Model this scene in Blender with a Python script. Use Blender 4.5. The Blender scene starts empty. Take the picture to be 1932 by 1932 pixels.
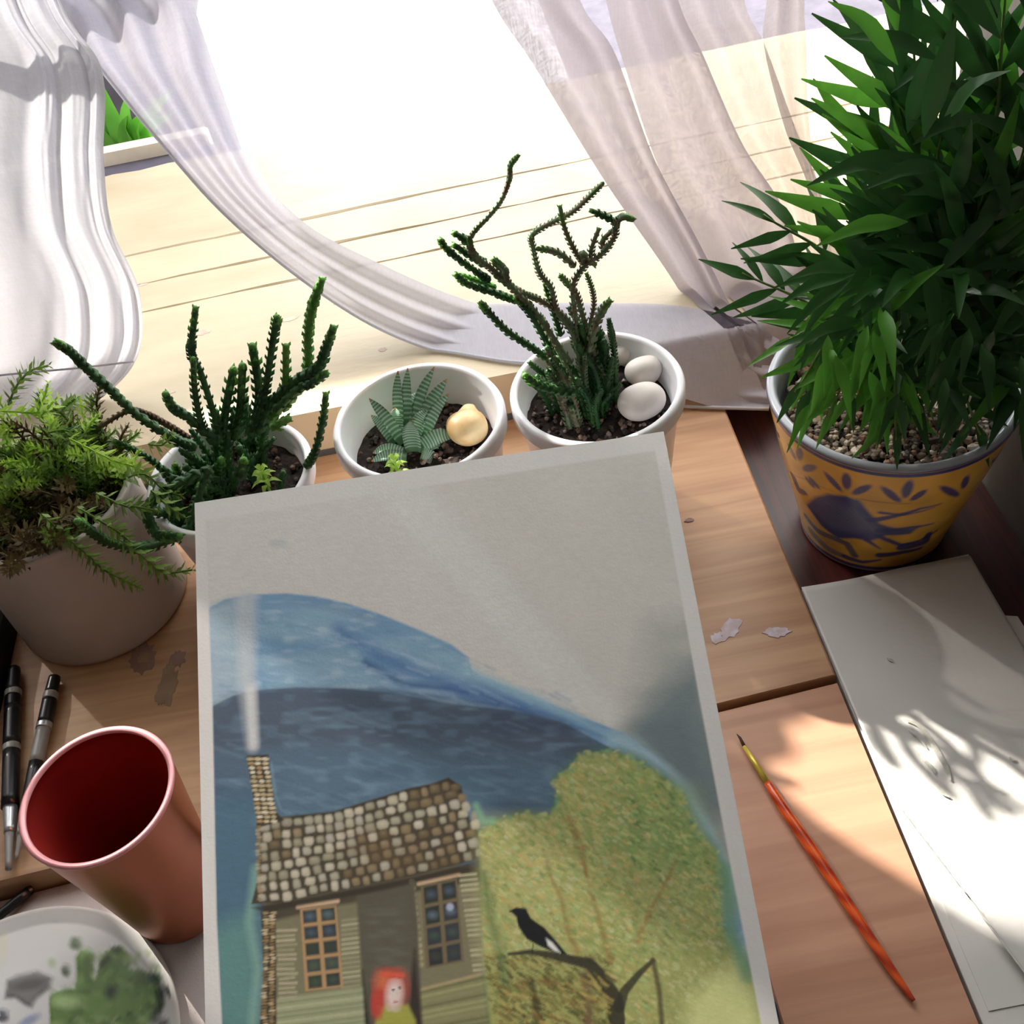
import bpy, math, random
import numpy as np
from mathutils import Vector, Matrix
random.seed(7); rng = np.random.default_rng(7)
scene = bpy.context.scene

# ------------------------------------------------------------------ camera
FPX, PITCH, ROLL, CAMH = 2100.0, math.radians(46.5), math.radians(11.0), 0.48
F_ = np.array([0, math.cos(PITCH), -math.sin(PITCH)])
_R0 = np.array([1.0, 0, 0]); _U0 = np.array([0, math.sin(PITCH), math.cos(PITCH)])
R_ = math.cos(ROLL) * _R0 - math.sin(ROLL) * _U0
U_ = math.sin(ROLL) * _R0 + math.cos(ROLL) * _U0
C0 = np.array([0, 0, CAMH])
cd = bpy.data.cameras.new('camera'); cam = bpy.data.objects.new('camera', cd)
scene.collection.objects.link(cam)
cd.sensor_width = 36; cd.lens = FPX / 1932 * 36; cd.clip_start = 0.01; cd.clip_end = 200
cam.matrix_world = Matrix(((R_[0], U_[0], -F_[0], 0), (R_[1], U_[1], -F_[1], 0), (R_[2], U_[2], -F_[2], CAMH), (0, 0, 0, 1)))
scene.camera = cam

# ------------------------------------------------------------------ sky, sun, exposure
scene.view_settings.view_transform = 'Standard'; scene.view_settings.look = 'None'
scene.view_settings.exposure = 0.0; scene.view_settings.gamma = 1.0
scene.view_settings.use_curve_mapping = False
w = bpy.data.worlds.new('sky'); scene.world = w; w.use_nodes = True
bg = w.node_tree.nodes['Background']; bg.inputs[0].default_value = (0.93, 0.96, 1.0, 1); bg.inputs[1].default_value = 4.9
SUN_AZ, SUN_EL = math.radians(-52), math.radians(31)     # the direction the light travels, and its height
sd = bpy.data.lights.new('sun', 'SUN'); sd.energy = 15; sd.angle = math.radians(0.9); sd.color = (1.0, 0.93, 0.82)
so = bpy.data.objects.new('sun', sd); scene.collection.objects.link(so)
_d = Vector((math.cos(SUN_AZ) * math.cos(SUN_EL), math.sin(SUN_AZ) * math.cos(SUN_EL), -math.sin(SUN_EL)))
so.rotation_euler = _d.to_track_quat('-Z', 'Y').to_euler()
pd = bpy.data.lights.new('window_portal', 'AREA'); pd.shape = 'RECTANGLE'; pd.size = 1.2; pd.size_y = 1.3
pd.cycles.is_portal = True
po = bpy.data.objects.new('window_portal', pd); scene.collection.objects.link(po)
po.location = (-0.2, 0.95, 0.7); po.rotation_euler = (math.radians(-90), 0, 0)
scene.cycles.max_bounces = 8; scene.cycles.diffuse_bounces = 5; scene.cycles.transparent_max_bounces = 24
scene.cycles.transmission_bounces = 6; scene.cycles.sample_clamp_indirect = 4; scene.cycles.caustics_reflective = False

# ------------------------------------------------------------------ helpers
def ray(px, py):
    return F_ + (px - 966) / FPX * R_ - (py - 966) / FPX * U_
def at_z(px, py, z):
    d = ray(px, py); return C0 + d * ((z - CAMH) / d[2])
def at_y(px, py, y):
    d = ray(px, py); return C0 + d * (y / d[1])
def project(P):
    P = np.asarray(P, float) - C0; f = P @ F_
    return np.stack([966 + FPX * (P @ R_) / f, 966 - FPX * (P @ U_) / f], -1)
def lin(c):
    c = np.asarray(c, float) / 255.0
    return np.where(c <= 0.04045, c / 12.92, ((c + 0.055) / 1.055) ** 2.4)

def mat(name, rgb, rough=0.6, metal=0.0, var=0.08, vscale=40, bump=0.0, bscale=200, spec=0.5,
        stretch=None, rgb2=None, transl=0.0, attr=False, coat=0.0, sub=0.0, fac=(0.35, 0.65)):
    m = bpy.data.materials.new(name); m.use_nodes = True
    nt = m.node_tree; N = nt.nodes; L = nt.links
    b = N['Principled BSDF']; out = N['Material Output']
    b.inputs['Roughness'].default_value = rough; b.inputs['Metallic'].default_value = metal
    b.inputs['Specular IOR Level'].default_value = spec
    b.inputs['Coat Weight'].default_value = coat
    if sub: b.inputs['Subsurface Weight'].default_value = sub; b.inputs['Subsurface Scale'].default_value = 0.003
    tc = N.new('ShaderNodeTexCoord'); mp = N.new('ShaderNodeMapping'); L.new(tc.outputs['Object'], mp.inputs[0])
    if stretch: mp.inputs['Scale'].default_value = stretch
    nz = N.new('ShaderNodeTexNoise'); nz.inputs['Scale'].default_value = vscale; nz.inputs['Detail'].default_value = 6
    L.new(mp.outputs[0], nz.inputs['Vector'])
    if attr:
        src = N.new('ShaderNodeVertexColor'); src.layer_name = 'Col'; col = src.outputs[0]
        mr = N.new('ShaderNodeMapRange'); mr.inputs[3].default_value = 1 - var; mr.inputs[4].default_value = 1 + var
        L.new(nz.outputs[0], mr.inputs[0])
        mx = N.new('ShaderNodeVectorMath'); mx.operation = 'SCALE'
        L.new(col, mx.inputs[0]); L.new(mr.outputs[0], mx.inputs['Scale']); col = mx.outputs[0]
    else:
        a = lin(rgb); c2 = lin(rgb2) if rgb2 is not None else a * (1 - var * 2)
        a1 = a if rgb2 is not None else np.clip(a * (1 + var), 0, 1)
        cr = N.new('ShaderNodeValToRGB'); cr.color_ramp.elements[0].position = fac[0]; cr.color_ramp.elements[1].position = fac[1]
        cr.color_ramp.elements[0].color = (*c2, 1); cr.color_ramp.elements[1].color = (*a1, 1)
        L.new(nz.outputs[0], cr.inputs[0]); col = cr.outputs[0]
    L.new(col, b.inputs['Base Color'])
    if bump:
        nb = N.new('ShaderNodeTexNoise'); nb.inputs['Scale'].default_value = bscale; nb.inputs['Detail'].default_value = 4
        L.new(mp.outputs[0], nb.inputs['Vector'])
        bp = N.new('ShaderNodeBump'); bp.inputs['Strength'].default_value = bump; bp.inputs['Distance'].default_value = 0.001
        L.new(nb.outputs[0], bp.inputs['Height']); L.new(bp.outputs[0], b.inputs['Normal'])
    if transl:
        tr = N.new('ShaderNodeBsdfTranslucent'); L.new(col, tr.inputs[0])
        ms = N.new('ShaderNodeMixShader'); ms.inputs[0].default_value = transl
        L.new(b.outputs[0], ms.inputs[1]); L.new(tr.outputs[0], ms.inputs[2]); L.new(ms.outputs[0], out.inputs[0])
    return m

def wood(name, light, dark, axis='x', scale=9, rough=0.45):
    m = bpy.data.materials.new(name); m.use_nodes = True
    nt = m.node_tree; N = nt.nodes; L = nt.links; b = N['Principled BSDF']
    b.inputs['Roughness'].default_value = rough
    tc = N.new('ShaderNodeTexCoord'); mp = N.new('ShaderNodeMapping'); L.new(tc.outputs['Object'], mp.inputs[0])
    mp.inputs['Scale'].default_value = (1.2, 22, 8) if axis == 'x' else (22, 1.2, 8)
    n1 = N.new('ShaderNodeTexNoise'); n1.inputs['Scale'].default_value = scale; n1.inputs['Detail'].default_value = 8; n1.inputs['Distortion'].default_value = 0.6
    L.new(mp.outputs[0], n1.inputs['Vector'])
    n2 = N.new('ShaderNodeTexNoise'); n2.inputs['Scale'].default_value = 6; L.new(tc.outputs['Object'], n2.inputs['Vector'])
    ad = N.new('ShaderNodeMath'); ad.operation = 'ADD'; L.new(n1.outputs[0], ad.inputs[0]); L.new(n2.outputs[0], ad.inputs[1])
    cr = N.new('ShaderNodeValToRGB'); cr.color_ramp.elements[0].position = 0.75; cr.color_ramp.elements[1].position = 1.25
    cr.color_ramp.elements[0].color = (*lin(dark), 1); cr.color_ramp.elements[1].color = (*lin(light), 1)
    # a ramp only runs to 1: halve the sum
    hv = N.new('ShaderNodeMath'); hv.operation = 'MULTIPLY'; hv.inputs[1].default_value = 0.5; L.new(ad.outputs[0], hv.inputs[0])
    cr.color_ramp.elements[0].position = 0.40; cr.color_ramp.elements[1].position = 0.60
    L.new(hv.outputs[0], cr.inputs[0]); L.new(cr.outputs[0], b.inputs['Base Color'])
    bp = N.new('ShaderNodeBump'); bp.inputs['Strength'].default_value = 0.15; bp.inputs['Distance'].default_value = 0.0005
    L.new(n1.outputs[0], bp.inputs['Height']); L.new(bp.outputs[0], b.inputs['Normal'])
    return m

def cloth_mat(name, rgb, transp=0.2, transl=0.6):
    m = bpy.data.materials.new(name); m.use_nodes = True
    nt = m.node_tree; N = nt.nodes; L = nt.links; N.remove(N['Principled BSDF']); out = N['Material Output']
    tc = N.new('ShaderNodeTexCoord')
    wv = []
    for sc in ((900, 120, 150), (150, 120, 900)):
        mp = N.new('ShaderNodeMapping'); mp.inputs['Scale'].default_value = sc; L.new(tc.outputs['Object'], mp.inputs[0])
        n = N.new('ShaderNodeTexNoise'); n.inputs['Scale'].default_value = 1; n.inputs['Detail'].default_value = 3
        L.new(mp.outputs[0], n.inputs['Vector']); wv.append(n)
    ad = N.new('ShaderNodeMath'); ad.operation = 'ADD'; L.new(wv[0].outputs[0], ad.inputs[0]); L.new(wv[1].outputs[0], ad.inputs[1])
    mr = N.new('ShaderNodeMapRange'); mr.inputs[1].default_value = 0.75; mr.inputs[2].default_value = 1.25
    mr.inputs[3].default_value = max(0, transp - 0.04); mr.inputs[4].default_value = transp + 0.04; L.new(ad.outputs[0], mr.inputs[0])
    c = (*lin(rgb), 1)
    d = N.new('ShaderNodeBsdfDiffuse'); d.inputs[0].default_value = c
    t = N.new('ShaderNodeBsdfTranslucent'); t.inputs[0].default_value = c
    tp = N.new('ShaderNodeBsdfTransparent')
    m1 = N.new('ShaderNodeMixShader'); m1.inputs[0].default_value = transl; L.new(d.outputs[0], m1.inputs[1]); L.new(t.outputs[0], m1.inputs[2])
    m2 = N.new('ShaderNodeMixShader'); L.new(mr.outputs[0], m2.inputs[0]); L.new(m1.outputs[0], m2.inputs[1]); L.new(tp.outputs[0], m2.inputs[2])
    L.new(m2.outputs[0], out.inputs[0])
    return m

def thing(name, label, cat, loc=(0, 0, 0), group=None):
    o = bpy.data.objects.new(name, None); scene.collection.objects.link(o); o.location = loc
    o.empty_display_size = 0.01
    o['label'] = label; o['category'] = cat
    if group: o['group'] = group
    return o
def tag(o, label, cat, group=None):
    o['label'] = label; o['category'] = cat
    if group: o['group'] = group
    return o
def wloc(p):
    v = np.zeros(3)
    while p is not None: v = v + np.array(p.location); p = p.parent
    return v
def obj(name, V, Fs, m, parent=None, smooth=True, cols=None, origin=None, kind=None):
    V = np.asarray(V, float)
    base = wloc(parent)
    org = np.asarray(origin, float) if origin is not None else (base if parent is not None else V.mean(0))
    me = bpy.data.meshes.new(name); me.from_pydata((V - org).tolist(), [], [tuple(f) for f in Fs]); me.update()
    if smooth: me.polygons.foreach_set('use_smooth', [True] * len(me.polygons))
    if m is not None: me.materials.append(m)
    if cols is not None:
        at = me.color_attributes.new('Col', 'FLOAT_COLOR', 'POINT')
        at.data.foreach_set('color', np.c_[cols, np.ones(len(cols))].astype(np.float32).ravel())
    o = bpy.data.objects.new(name, me); scene.collection.objects.link(o)
    if parent is not None: o.parent = parent
    o.location = org - base
    if kind: o['kind'] = kind
    return o
def join(parts):
    V, Fs, C = [], [], []; n = 0
    for p in parts:
        v, f = p[0], p[1]; V.append(np.asarray(v, float)); Fs += [tuple(i + n for i in q) for q in f]; n += len(v)
        if len(p) > 2: C.append(p[2])
    return (np.vstack(V), Fs, np.vstack(C)) if C else (np.vstack(V), Fs)
def box(x0, x1, y0, y1, z0, z1, bev=0.0):
    if bev <= 0:
        V = [(x, y, z) for z in (z0, z1) for y in (y0, y1) for x in (x0, x1)]
        return V, [(0, 2, 3, 1), (4, 5, 7, 6), (0, 1, 5, 4), (2, 6, 7, 3), (0, 4, 6, 2), (1, 3, 7, 5)]
    return prism([(x0, y0), (x1, y0), (x1, y1), (x0, y1)], z0, z1, bev)
def prism(poly, z0, z1, bev=0.0):
    P = np.array(poly, float); n = len(P); c = P.mean(0)
    d = P - c; inn = P - d / np.linalg.norm(d, axis=1)[:, None] * bev * 1.4
    rings = [(P, z0), (P, z1 - bev), (inn, z1)] if bev else [(P, z0), (P, z1)]
    V = [(p[0], p[1], z) for R, z in rings for p in R]; Fs = [tuple(range(n))[::-1]]
    for k in range(len(rings) - 1):
        for i in range(n):
            j = (i + 1) % n; Fs.append((k * n + i, k * n + j, (k + 1) * n + j, (k + 1) * n + i))
    Fs.append(tuple((len(rings) - 1) * n + i for i in range(n)))
    return V, Fs
def lathe(prof, c=(0, 0, 0), n=72, ripple=None):
    a = np.arange(n) * 2 * math.pi / n; V = []
    for r, z in prof: V.append(np.c_[c[0] + r * np.cos(a), c[1] + r * np.sin(a), np.full(n, c[2] + z)])
    Fs = []
    for k in range(len(prof) - 1):
        for i in range(n):
            j = (i + 1) % n; Fs.append((k * n + i, k * n + j, (k + 1) * n + j, (k + 1) * n + i))
    return np.vstack(V), Fs
def catmull(P, n):
    P = np.asarray(P, float); Q = np.vstack([2 * P[0] - P[1], P, 2 * P[-1] - P[-2]]); m = len(P) - 1
    t = np.linspace(0, m, n); i = np.minimum(t.astype(int), m - 1); u = (t - i)[:, None]
    a, b, c, d = Q[i], Q[i + 1], Q[i + 2], Q[i + 3]
    return 0.5 * ((2 * b) + (c - a) * u + (2 * a - 5 * b + 4 * c - d) * u * u + (-a + 3 * b - 3 * c + d) * u ** 3)
def frames(P):
    T = np.gradient(P, axis=0); T /= np.linalg.norm(T, axis=1)[:, None] + 1e-12
    N = []; up = np.array([0.31, 0.87, 0.38]); prev = up - (up @ T[0]) * T[0]; prev /= np.linalg.norm(prev)
    for t in T:
        prev = prev - (prev @ t) * t; prev /= np.linalg.norm(prev) + 1e-12; N.append(prev)
    N = np.array(N); return T, N, np.cross(T, N)
def tube(P, r, n=8, cap=True):
    P = np.asarray(P, float); T, N, B = frames(P); r = np.broadcast_to(r, len(P))
    a = np.arange(n) * 2 * math.pi / n
    V = (P[:, None] + r[:, None, None] * (np.cos(a)[None, :, None] * N[:, None] + np.sin(a)[None, :, None] * B[:, None])).reshape(-1, 3)
    Fs = [(k * n + i, k * n + (i + 1) % n, (k + 1) * n + (i + 1) % n, (k + 1) * n + i) for k in range(len(P) - 1) for i in range(n)]
    if cap: Fs += [tuple(range(n))[::-1], tuple((len(P) - 1) * n + i for i in range(n))]
    return V, Fs
def grid_faces(nr, nc):
    return [(r * nc + c, r * nc + c + 1, (r + 1) * nc + c + 1, (r + 1) * nc + c) for r in range(nr - 1) for c in range(nc - 1)]
def ico(sub=2):
    t = (1 + 5 ** 0.5) / 2
    V = [(-1, t, 0), (1, t, 0), (-1, -t, 0), (1, -t, 0), (0, -1, t), (0, 1, t), (0, -1, -t), (0, 1, -t), (t, 0, -1), (t, 0, 1), (-t, 0, -1), (-t, 0, 1)]
    Fs = [(0, 11, 5), (0, 5, 1), (0, 1, 7), (0, 7, 10), (0, 10, 11), (1, 5, 9), (5, 11, 4), (11, 10, 2), (10, 7, 6), (7, 1, 8), (3, 9, 4), (3, 4, 2), (3, 2, 6), (3, 6, 8), (3, 8, 9), (4, 9, 5), (2, 4, 11), (6, 2, 10), (8, 6, 7), (9, 8, 1)]
    V = [np.array(v) / np.linalg.norm(v) for v in V]
    for _ in range(sub):
        mid = {}; NF = []
        def m(a, b):
            k = (min(a, b), max(a, b))
            if k not in mid: v = V[a] + V[b]; V.append(v / np.linalg.norm(v)); mid[k] = len(V) - 1
            return mid[k]
        for a, b, c in Fs:
            x, y, z = m(a, b), m(b, c), m(c, a); NF += [(a, x, z), (b, y, x), (c, z, y), (x, y, z)]
        Fs = NF
    return np.array(V), Fs
def vnoise(shape, cell, seed=0, aniso=(1, 1)):
    r = np.random.default_rng(seed); h, w_ = shape
    gh, gw = int(h / (cell * aniso[0])) + 3, int(w_ / (cell * aniso[1])) + 3
    g = r.random((gh, gw)); y = np.arange(h) / (cell * aniso[0]); x = np.arange(w_) / (cell * aniso[1])
    yi, xi = y.astype(int), x.astype(int); fy = (y - yi)[:, None]; fx = (x - xi)[None]
    fy = fy * fy * (3 - 2 * fy); fx = fx * fx * (3 - 2 * fx)
    a = g[yi][:, xi]; b = g[yi][:, xi + 1]; c = g[yi + 1][:, xi]; d = g[yi + 1][:, xi + 1]
    return a * (1 - fy) * (1 - fx) + b * (1 - fy) * fx + c * fy * (1 - fx) + d * fy * fx
#@@SETTING
# ------------------------------------------------------------------ materials
M = dict(
    wall=mat('wall_paint', (196, 192, 186), 0.8, var=0.03), ceil=mat('ceiling_paint', (225, 222, 218), 0.8, var=0.02),
    reveal=mat('reveal_plaster', (128, 123, 118), 0.8, var=0.05, bump=0.2),
    floor=wood('floor_boards', (120, 90, 65), (90, 62, 42)),
    sill=mat('cream_paint', (208, 194, 164), 0.42, rgb2=(192, 174, 144), vscale=9, bump=0.25, bscale=60, stretch=(1, 3, 1), fac=(0.3, 0.6)),
    silledge=mat('weathered_cream_paint', (238, 226, 200), 0.7, rgb2=(150, 120, 100), vscale=60, bump=0.5, bscale=120, fac=(0.32, 0.5)),
    redgap=mat('bare_red_wood', (120, 62, 52), 0.8, var=0.15), darkgap=mat('dark_joint', (128, 104, 84), 0.9, var=0.2),
    frame=mat('window_frame_paint', (236, 226, 205), 0.5, var=0.05),
    outwall=mat('grey_render', (92, 88, 100), 0.9, var=0.1, bump=0.3),
    board=wood('light_pine', (206, 166, 126), (172, 130, 96), scale=5), board2=wood('pink_beige_wood', (196, 150, 122), (172, 124, 98), scale=4),
    table=wood('dark_red_wood', (88, 40, 36), (50, 24, 22), axis='y', rough=0.35),
    cloth=mat('white_tablecloth', (222, 212, 210), 0.85, var=0.03, bump=0.3, bscale=900),
    paper=mat('white_paper', (214, 213, 210), 0.55, var=0.015, vscale=12, bump=0.12, bscale=500),
    plastic=mat('white_plastic', (232, 234, 240), 0.32, var=0.01, sub=0.25), ceramic=mat('ribbed_offwhite_ceramic', (180, 172, 166), 0.5, var=0.02),
    soil=mat('potting_soil', (58, 44, 38), 0.95, rgb2=(22, 17, 16), vscale=300, bump=1.0, bscale=400),
    gravelm=mat('gravel_stone', (178, 165, 145), 0.8, attr=True, var=0.2, vscale=300),
    pebble=mat('white_pebble', (226, 218, 212), 0.5, var=0.03, vscale=80), shell=mat('cream_pebble_stone', (238, 214, 165), 0.4, rgb2=(220, 175, 115), vscale=70),
    copper=mat('copper_cup_metal', (180, 106, 74), 0.34, metal=0.75, var=0.03), cupin=mat('dark_red_cup_inside', (168, 50, 44), 0.42, metal=0.25, var=0.05),
    cuprim=mat('pink_copper_rim', (244, 172, 176), 0.3, metal=0.2, var=0.02),
    stemdark=mat('dark_green_succulent', (76, 126, 70), 0.5, rgb2=(50, 92, 56), vscale=120, transl=0.25),
    stemlite=mat('bright_green_succulent', (130, 190, 92), 0.5, rgb2=(96, 156, 70), vscale=120, transl=0.3),
    stemold=mat('weathered_green_succulent', (146, 172, 136), 0.6, rgb2=(150, 138, 114), vscale=160, transl=0.3, fac=(0.42, 0.56)),
    stemdry=mat('dry_brown_stem', (110, 88, 68), 0.8, var=0.2),
    sed=mat('sedum_green', (136, 170, 78), 0.5, rgb2=(92, 126, 56), vscale=60, transl=0.35),
    sedb=mat('sedum_bright', (196, 228, 104), 0.45, rgb2=(160, 200, 76), vscale=60, transl=0.4),  # yellow-green holds the sunlit look of the upper stems; also colours sprouts
    sedold=mat('sedum_brownish', (118, 104, 60), 0.7, rgb2=(74, 56, 40), vscale=90, transl=0.15),
    palm=mat('palm_leaf_green', (52, 98, 42), 0.38, rgb2=(40, 82, 38), vscale=5, transl=0.3, stretch=(1, 1, 1)),
    palm2=mat('palm_leaf_light', (92, 156, 52), 0.36, rgb2=(76, 138, 46), vscale=5, transl=0.4),  # lighter leaves: fresh ones, and sunlit ones brightened by colour
    palmstem=mat('palm_stem_green', (92, 120, 52), 0.5, var=0.1),
    haw=mat('striped_succulent_leaf', (0, 0, 0), 0.4, attr=True, var=0.04),
    art=mat('watercolour_picture', (0, 0, 0), 0.62, attr=True, var=0.03, vscale=350, bump=0.08, bscale=900, spec=0.3),
    glaze=mat('majolica_glaze', (0, 0, 0), 0.25, attr=True, var=0.05, vscale=60, coat=0.3),
    paletteg=mat('white_palette_ceramic', (0, 0, 0), 0.4, attr=True, var=0.03),
    black=mat('black_lacquer', (24, 26, 30), 0.3, var=0.05), silver=mat('silver_band', (190, 195, 200), 0.3, metal=0.7, var=0.05),
    clear=mat('grey_clear_tip', (150, 148, 146), 0.3, var=0.1), blackcase=mat('black_fabric', (20, 22, 22), 0.9, var=0.2, bump=0.4),
    gold=mat('yellow_ferrule', (216, 196, 80), 0.3, metal=0.35, var=0.05), bristle=mat('dark_bristles', (70, 52, 38), 0.7, var=0.2),
    navy=mat('blue_grey_fabric', (84, 92, 106), 0.9, rgb2=(46, 50, 62), vscale=90, bump=0.5),
    stainp=mat('violet_grey_paint_stain', (158, 128, 116), 0.6, rgb2=(146, 116, 110), vscale=120), stainb=mat('grey_green_paint_stain', (168, 142, 114), 0.6, rgb2=(150, 128, 104), vscale=90),
    stainw=mat('lilac_white_paint', (208, 200, 214), 0.5, rgb2=(186, 168, 170), vscale=200), stamp=mat('olive_grey_stamp_ink', (178, 178, 166), 0.6, rgb2=(206, 205, 198), vscale=300),
    scrim=cloth_mat('scrim_fabric', (240, 240, 240), 0.05, 0.75), scrim2=cloth_mat('sheer_scrim_fabric', (240, 240, 240), 0.22, 0.6), curtL=cloth_mat('sheer_white_curtain', (204, 204, 213), 0.05, 0.26), curtS=cloth_mat('sheer_gauze_panel', (200, 199, 212), 0.18, 0.24),
    curtR=cloth_mat('sheer_pinkish_curtain', (198, 190, 198), 0.05, 0.42), curtR2=cloth_mat('sheer_thin_curtain', (192, 184, 186), 0.24, 0.45),
    outleaf=mat('outdoor_leaf_green', (120, 190, 70), 0.5, rgb2=(80, 150, 50), vscale=20, transl=0.4),
    greenpot=mat('weathered_outdoor_pot', (150, 140, 130), 0.8, var=0.1),
)
def brushmat():
    m = bpy.data.materials.new('orange_handle_spiral_glint'); m.use_nodes = True; N = m.node_tree.nodes; L = m.node_tree.links
    b = N['Principled BSDF']; b.inputs['Roughness'].default_value = 0.22; b.inputs['Coat Weight'].default_value = 0.4
    tc = N.new('ShaderNodeTexCoord'); wv = N.new('ShaderNodeTexWave'); wv.bands_direction = 'DIAGONAL'; wv.inputs['Scale'].default_value = 55; wv.inputs['Distortion'].default_value = 2  # lighter bands imitate the spiral reflection along the handle
    L.new(tc.outputs['Object'], wv.inputs[0]); cr = N.new('ShaderNodeValToRGB')
    cr.color_ramp.elements[0].color = (*lin((176, 52, 20)), 1); cr.color_ramp.elements[1].color = (*lin((232, 96, 34)), 1)
    L.new(wv.outputs[0], cr.inputs[0]); L.new(cr.outputs[0], b.inputs['Base Color']); return m
M['brush'] = brushmat()

# ------------------------------------------------------------------ setting
def struct(name, VF, m, parent=None, smooth=False):
    o = obj(name, VF[0], VF[1], m, parent, smooth)
    if parent is None: o['kind'] = 'structure'
    return o
SILL = 0.036; SY0, SY1 = 0.538, 0.905
WX0, WX1, WZ1 = -0.80, 0.60, 1.35
struct('floor', box(-2.4, 1.6, -2.2, 0.55, -0.80, -0.75), M['floor'])
struct('ceiling', box(-2.4, 1.6, -2.2, 0.95, 1.9, 1.95), M['ceil'])
struct('wall_left', box(-2.45, -2.4, -2.2, 0.95, -0.75, 1.9), M['wall'])
struct('wall_back', box(-2.4, 1.6, -2.25, -2.2, -0.75, 1.9), M['wall'])
struct('wall_front', join([box(-2.4, WX0, 0.55, 0.93, -0.75, 1.9), box(WX1 + 0.05, 1.6, 0.55, 0.93, -0.75, 1.9), box(WX0, WX1 + 0.05, 0.55, 0.93, WZ1, 1.9),
                           box(WX0, WX1 + 0.05, 0.55, 0.93, -0.75, 0.0)]), M['wall'])
struct('wall_right', box(0.276, 0.65, -2.2, 0.5365, -0.75, 1.9), M['reveal'])
win = bpy.data.objects.new('window_1', None); scene.collection.objects.link(win); win['kind'] = 'structure'; win.location = (-0.2, 0.9, SILL)
# window frame: lip, rebate and jamb posts behind the sill
obj('window_frame', *join([box(WX0, WX0 + 0.04, 0.90, 0.95, SILL, WZ1), box(WX1 - 0.04, WX1, 0.90, 0.95, SILL, WZ1), box(WX0, WX1, 0.90, 0.95, WZ1 - 0.04, WZ1)]), M['frame'], win, False)
obj('frame_lip', *prism([(WX0 + 0.04, 0.918), (-0.195, 0.924), (-0.195, 0.937), (WX0 + 0.04, 0.931)], SILL - 0.03, SILL + 0.006, 0.002), M['frame'], win, False)
obj('rebate', *prism([(WX0 + 0.04, 0.893), (-0.19, 0.897), (-0.19, 0.927), (WX0 + 0.04, 0.922)], SILL - 0.02, SILL - 0.006), M['outwall'], win, False)
obj('bare_wood_strip', *prism([(-0.275, 0.884), (-0.19, 0.886), (-0.19, 0.895), (-0.275, 0.893)], SILL - 0.01, SILL - 0.002), M['redgap'], win, False)
sill = bpy.data.objects.new('trim_1', None); scene.collection.objects.link(sill); sill['kind'] = 'structure'; sill.location = (-0.2, 0.7, 0)
edges = [SY0, 0.684, 0.7205, 0.763, 0.896]
def jag(x0, x1, y, n, amp, sd):
    r = np.random.default_rng(sd); xs = np.linspace(x0, x1, n)
    return [(x, y + (x + 0.2) * 0.03 + r.uniform(-amp, amp)) for x in xs]
for i in range(4):
    a = jag(WX0, WX1, edges[i] + (0.0008 if i else 0), 60, 0.0009 if i else 0.0, 10 + i)
    b_ = jag(WX0, WX1, edges[i + 1] - (0.0008 if i < 3 else 0), 60, 0.0005 if i < 3 else 0.002, 30 + i)
    if i == 0: a = [(WX0, SY0), (WX1, SY0)]
    P = a + b_[::-1]
    # top surface strip with a rounded front edge on the first plank
    V, Fs = prism(P, 0.004, SILL, 0.0012)
    o = obj('plank', V, Fs, M['sill'], sill, False)
    o.data.materials.append(M['silledge'])
obj('plank_joints', *box(WX0, WX1, SY0 + 0.03, 0.89, 0.0, SILL - 0.006), M['darkgap'], sill, False)
# knot-like marks where the paint has worn through
def blobpoly(cx, cy, rx, ry, n=18, sd=0, rot=0, rough=0.25):
    r = np.random.default_rng(sd); a = np.arange(n) * 2 * math.pi / n; k = 1 + r.uniform(-rough, rough, n)
    x = rx * k * np.cos(a); y = ry * k * np.sin(a); c, s = math.cos(rot), math.sin(rot)
    return [(cx + x_ * c - y_ * s, cy + x_ * s + y_ * c) for x_, y_ in zip(x, y)]
wornm = mat('worn_paint_spot', (196, 172, 160), 0.8, rgb2=(214, 200, 180), vscale=150)
for k, (px, py, rx, ry) in enumerate([(378, 628, 26, 9), (548, 602, 20, 6), (322, 740, 12, 4), (722, 660, 10, 5), (700, 596, 8, 4), (640, 572, 12, 4), (515, 480, 7, 5), (268, 538, 14, 4)]):
    c = at_z(px, py, SILL); s = 0.00028
    obj('worn_spot', *prism(blobpoly(c[0], c[1], rx * s, ry * s * 1.3, sd=k, rot=0.1), SILL, SILL + 0.0002), wornm, sill, False)

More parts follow.
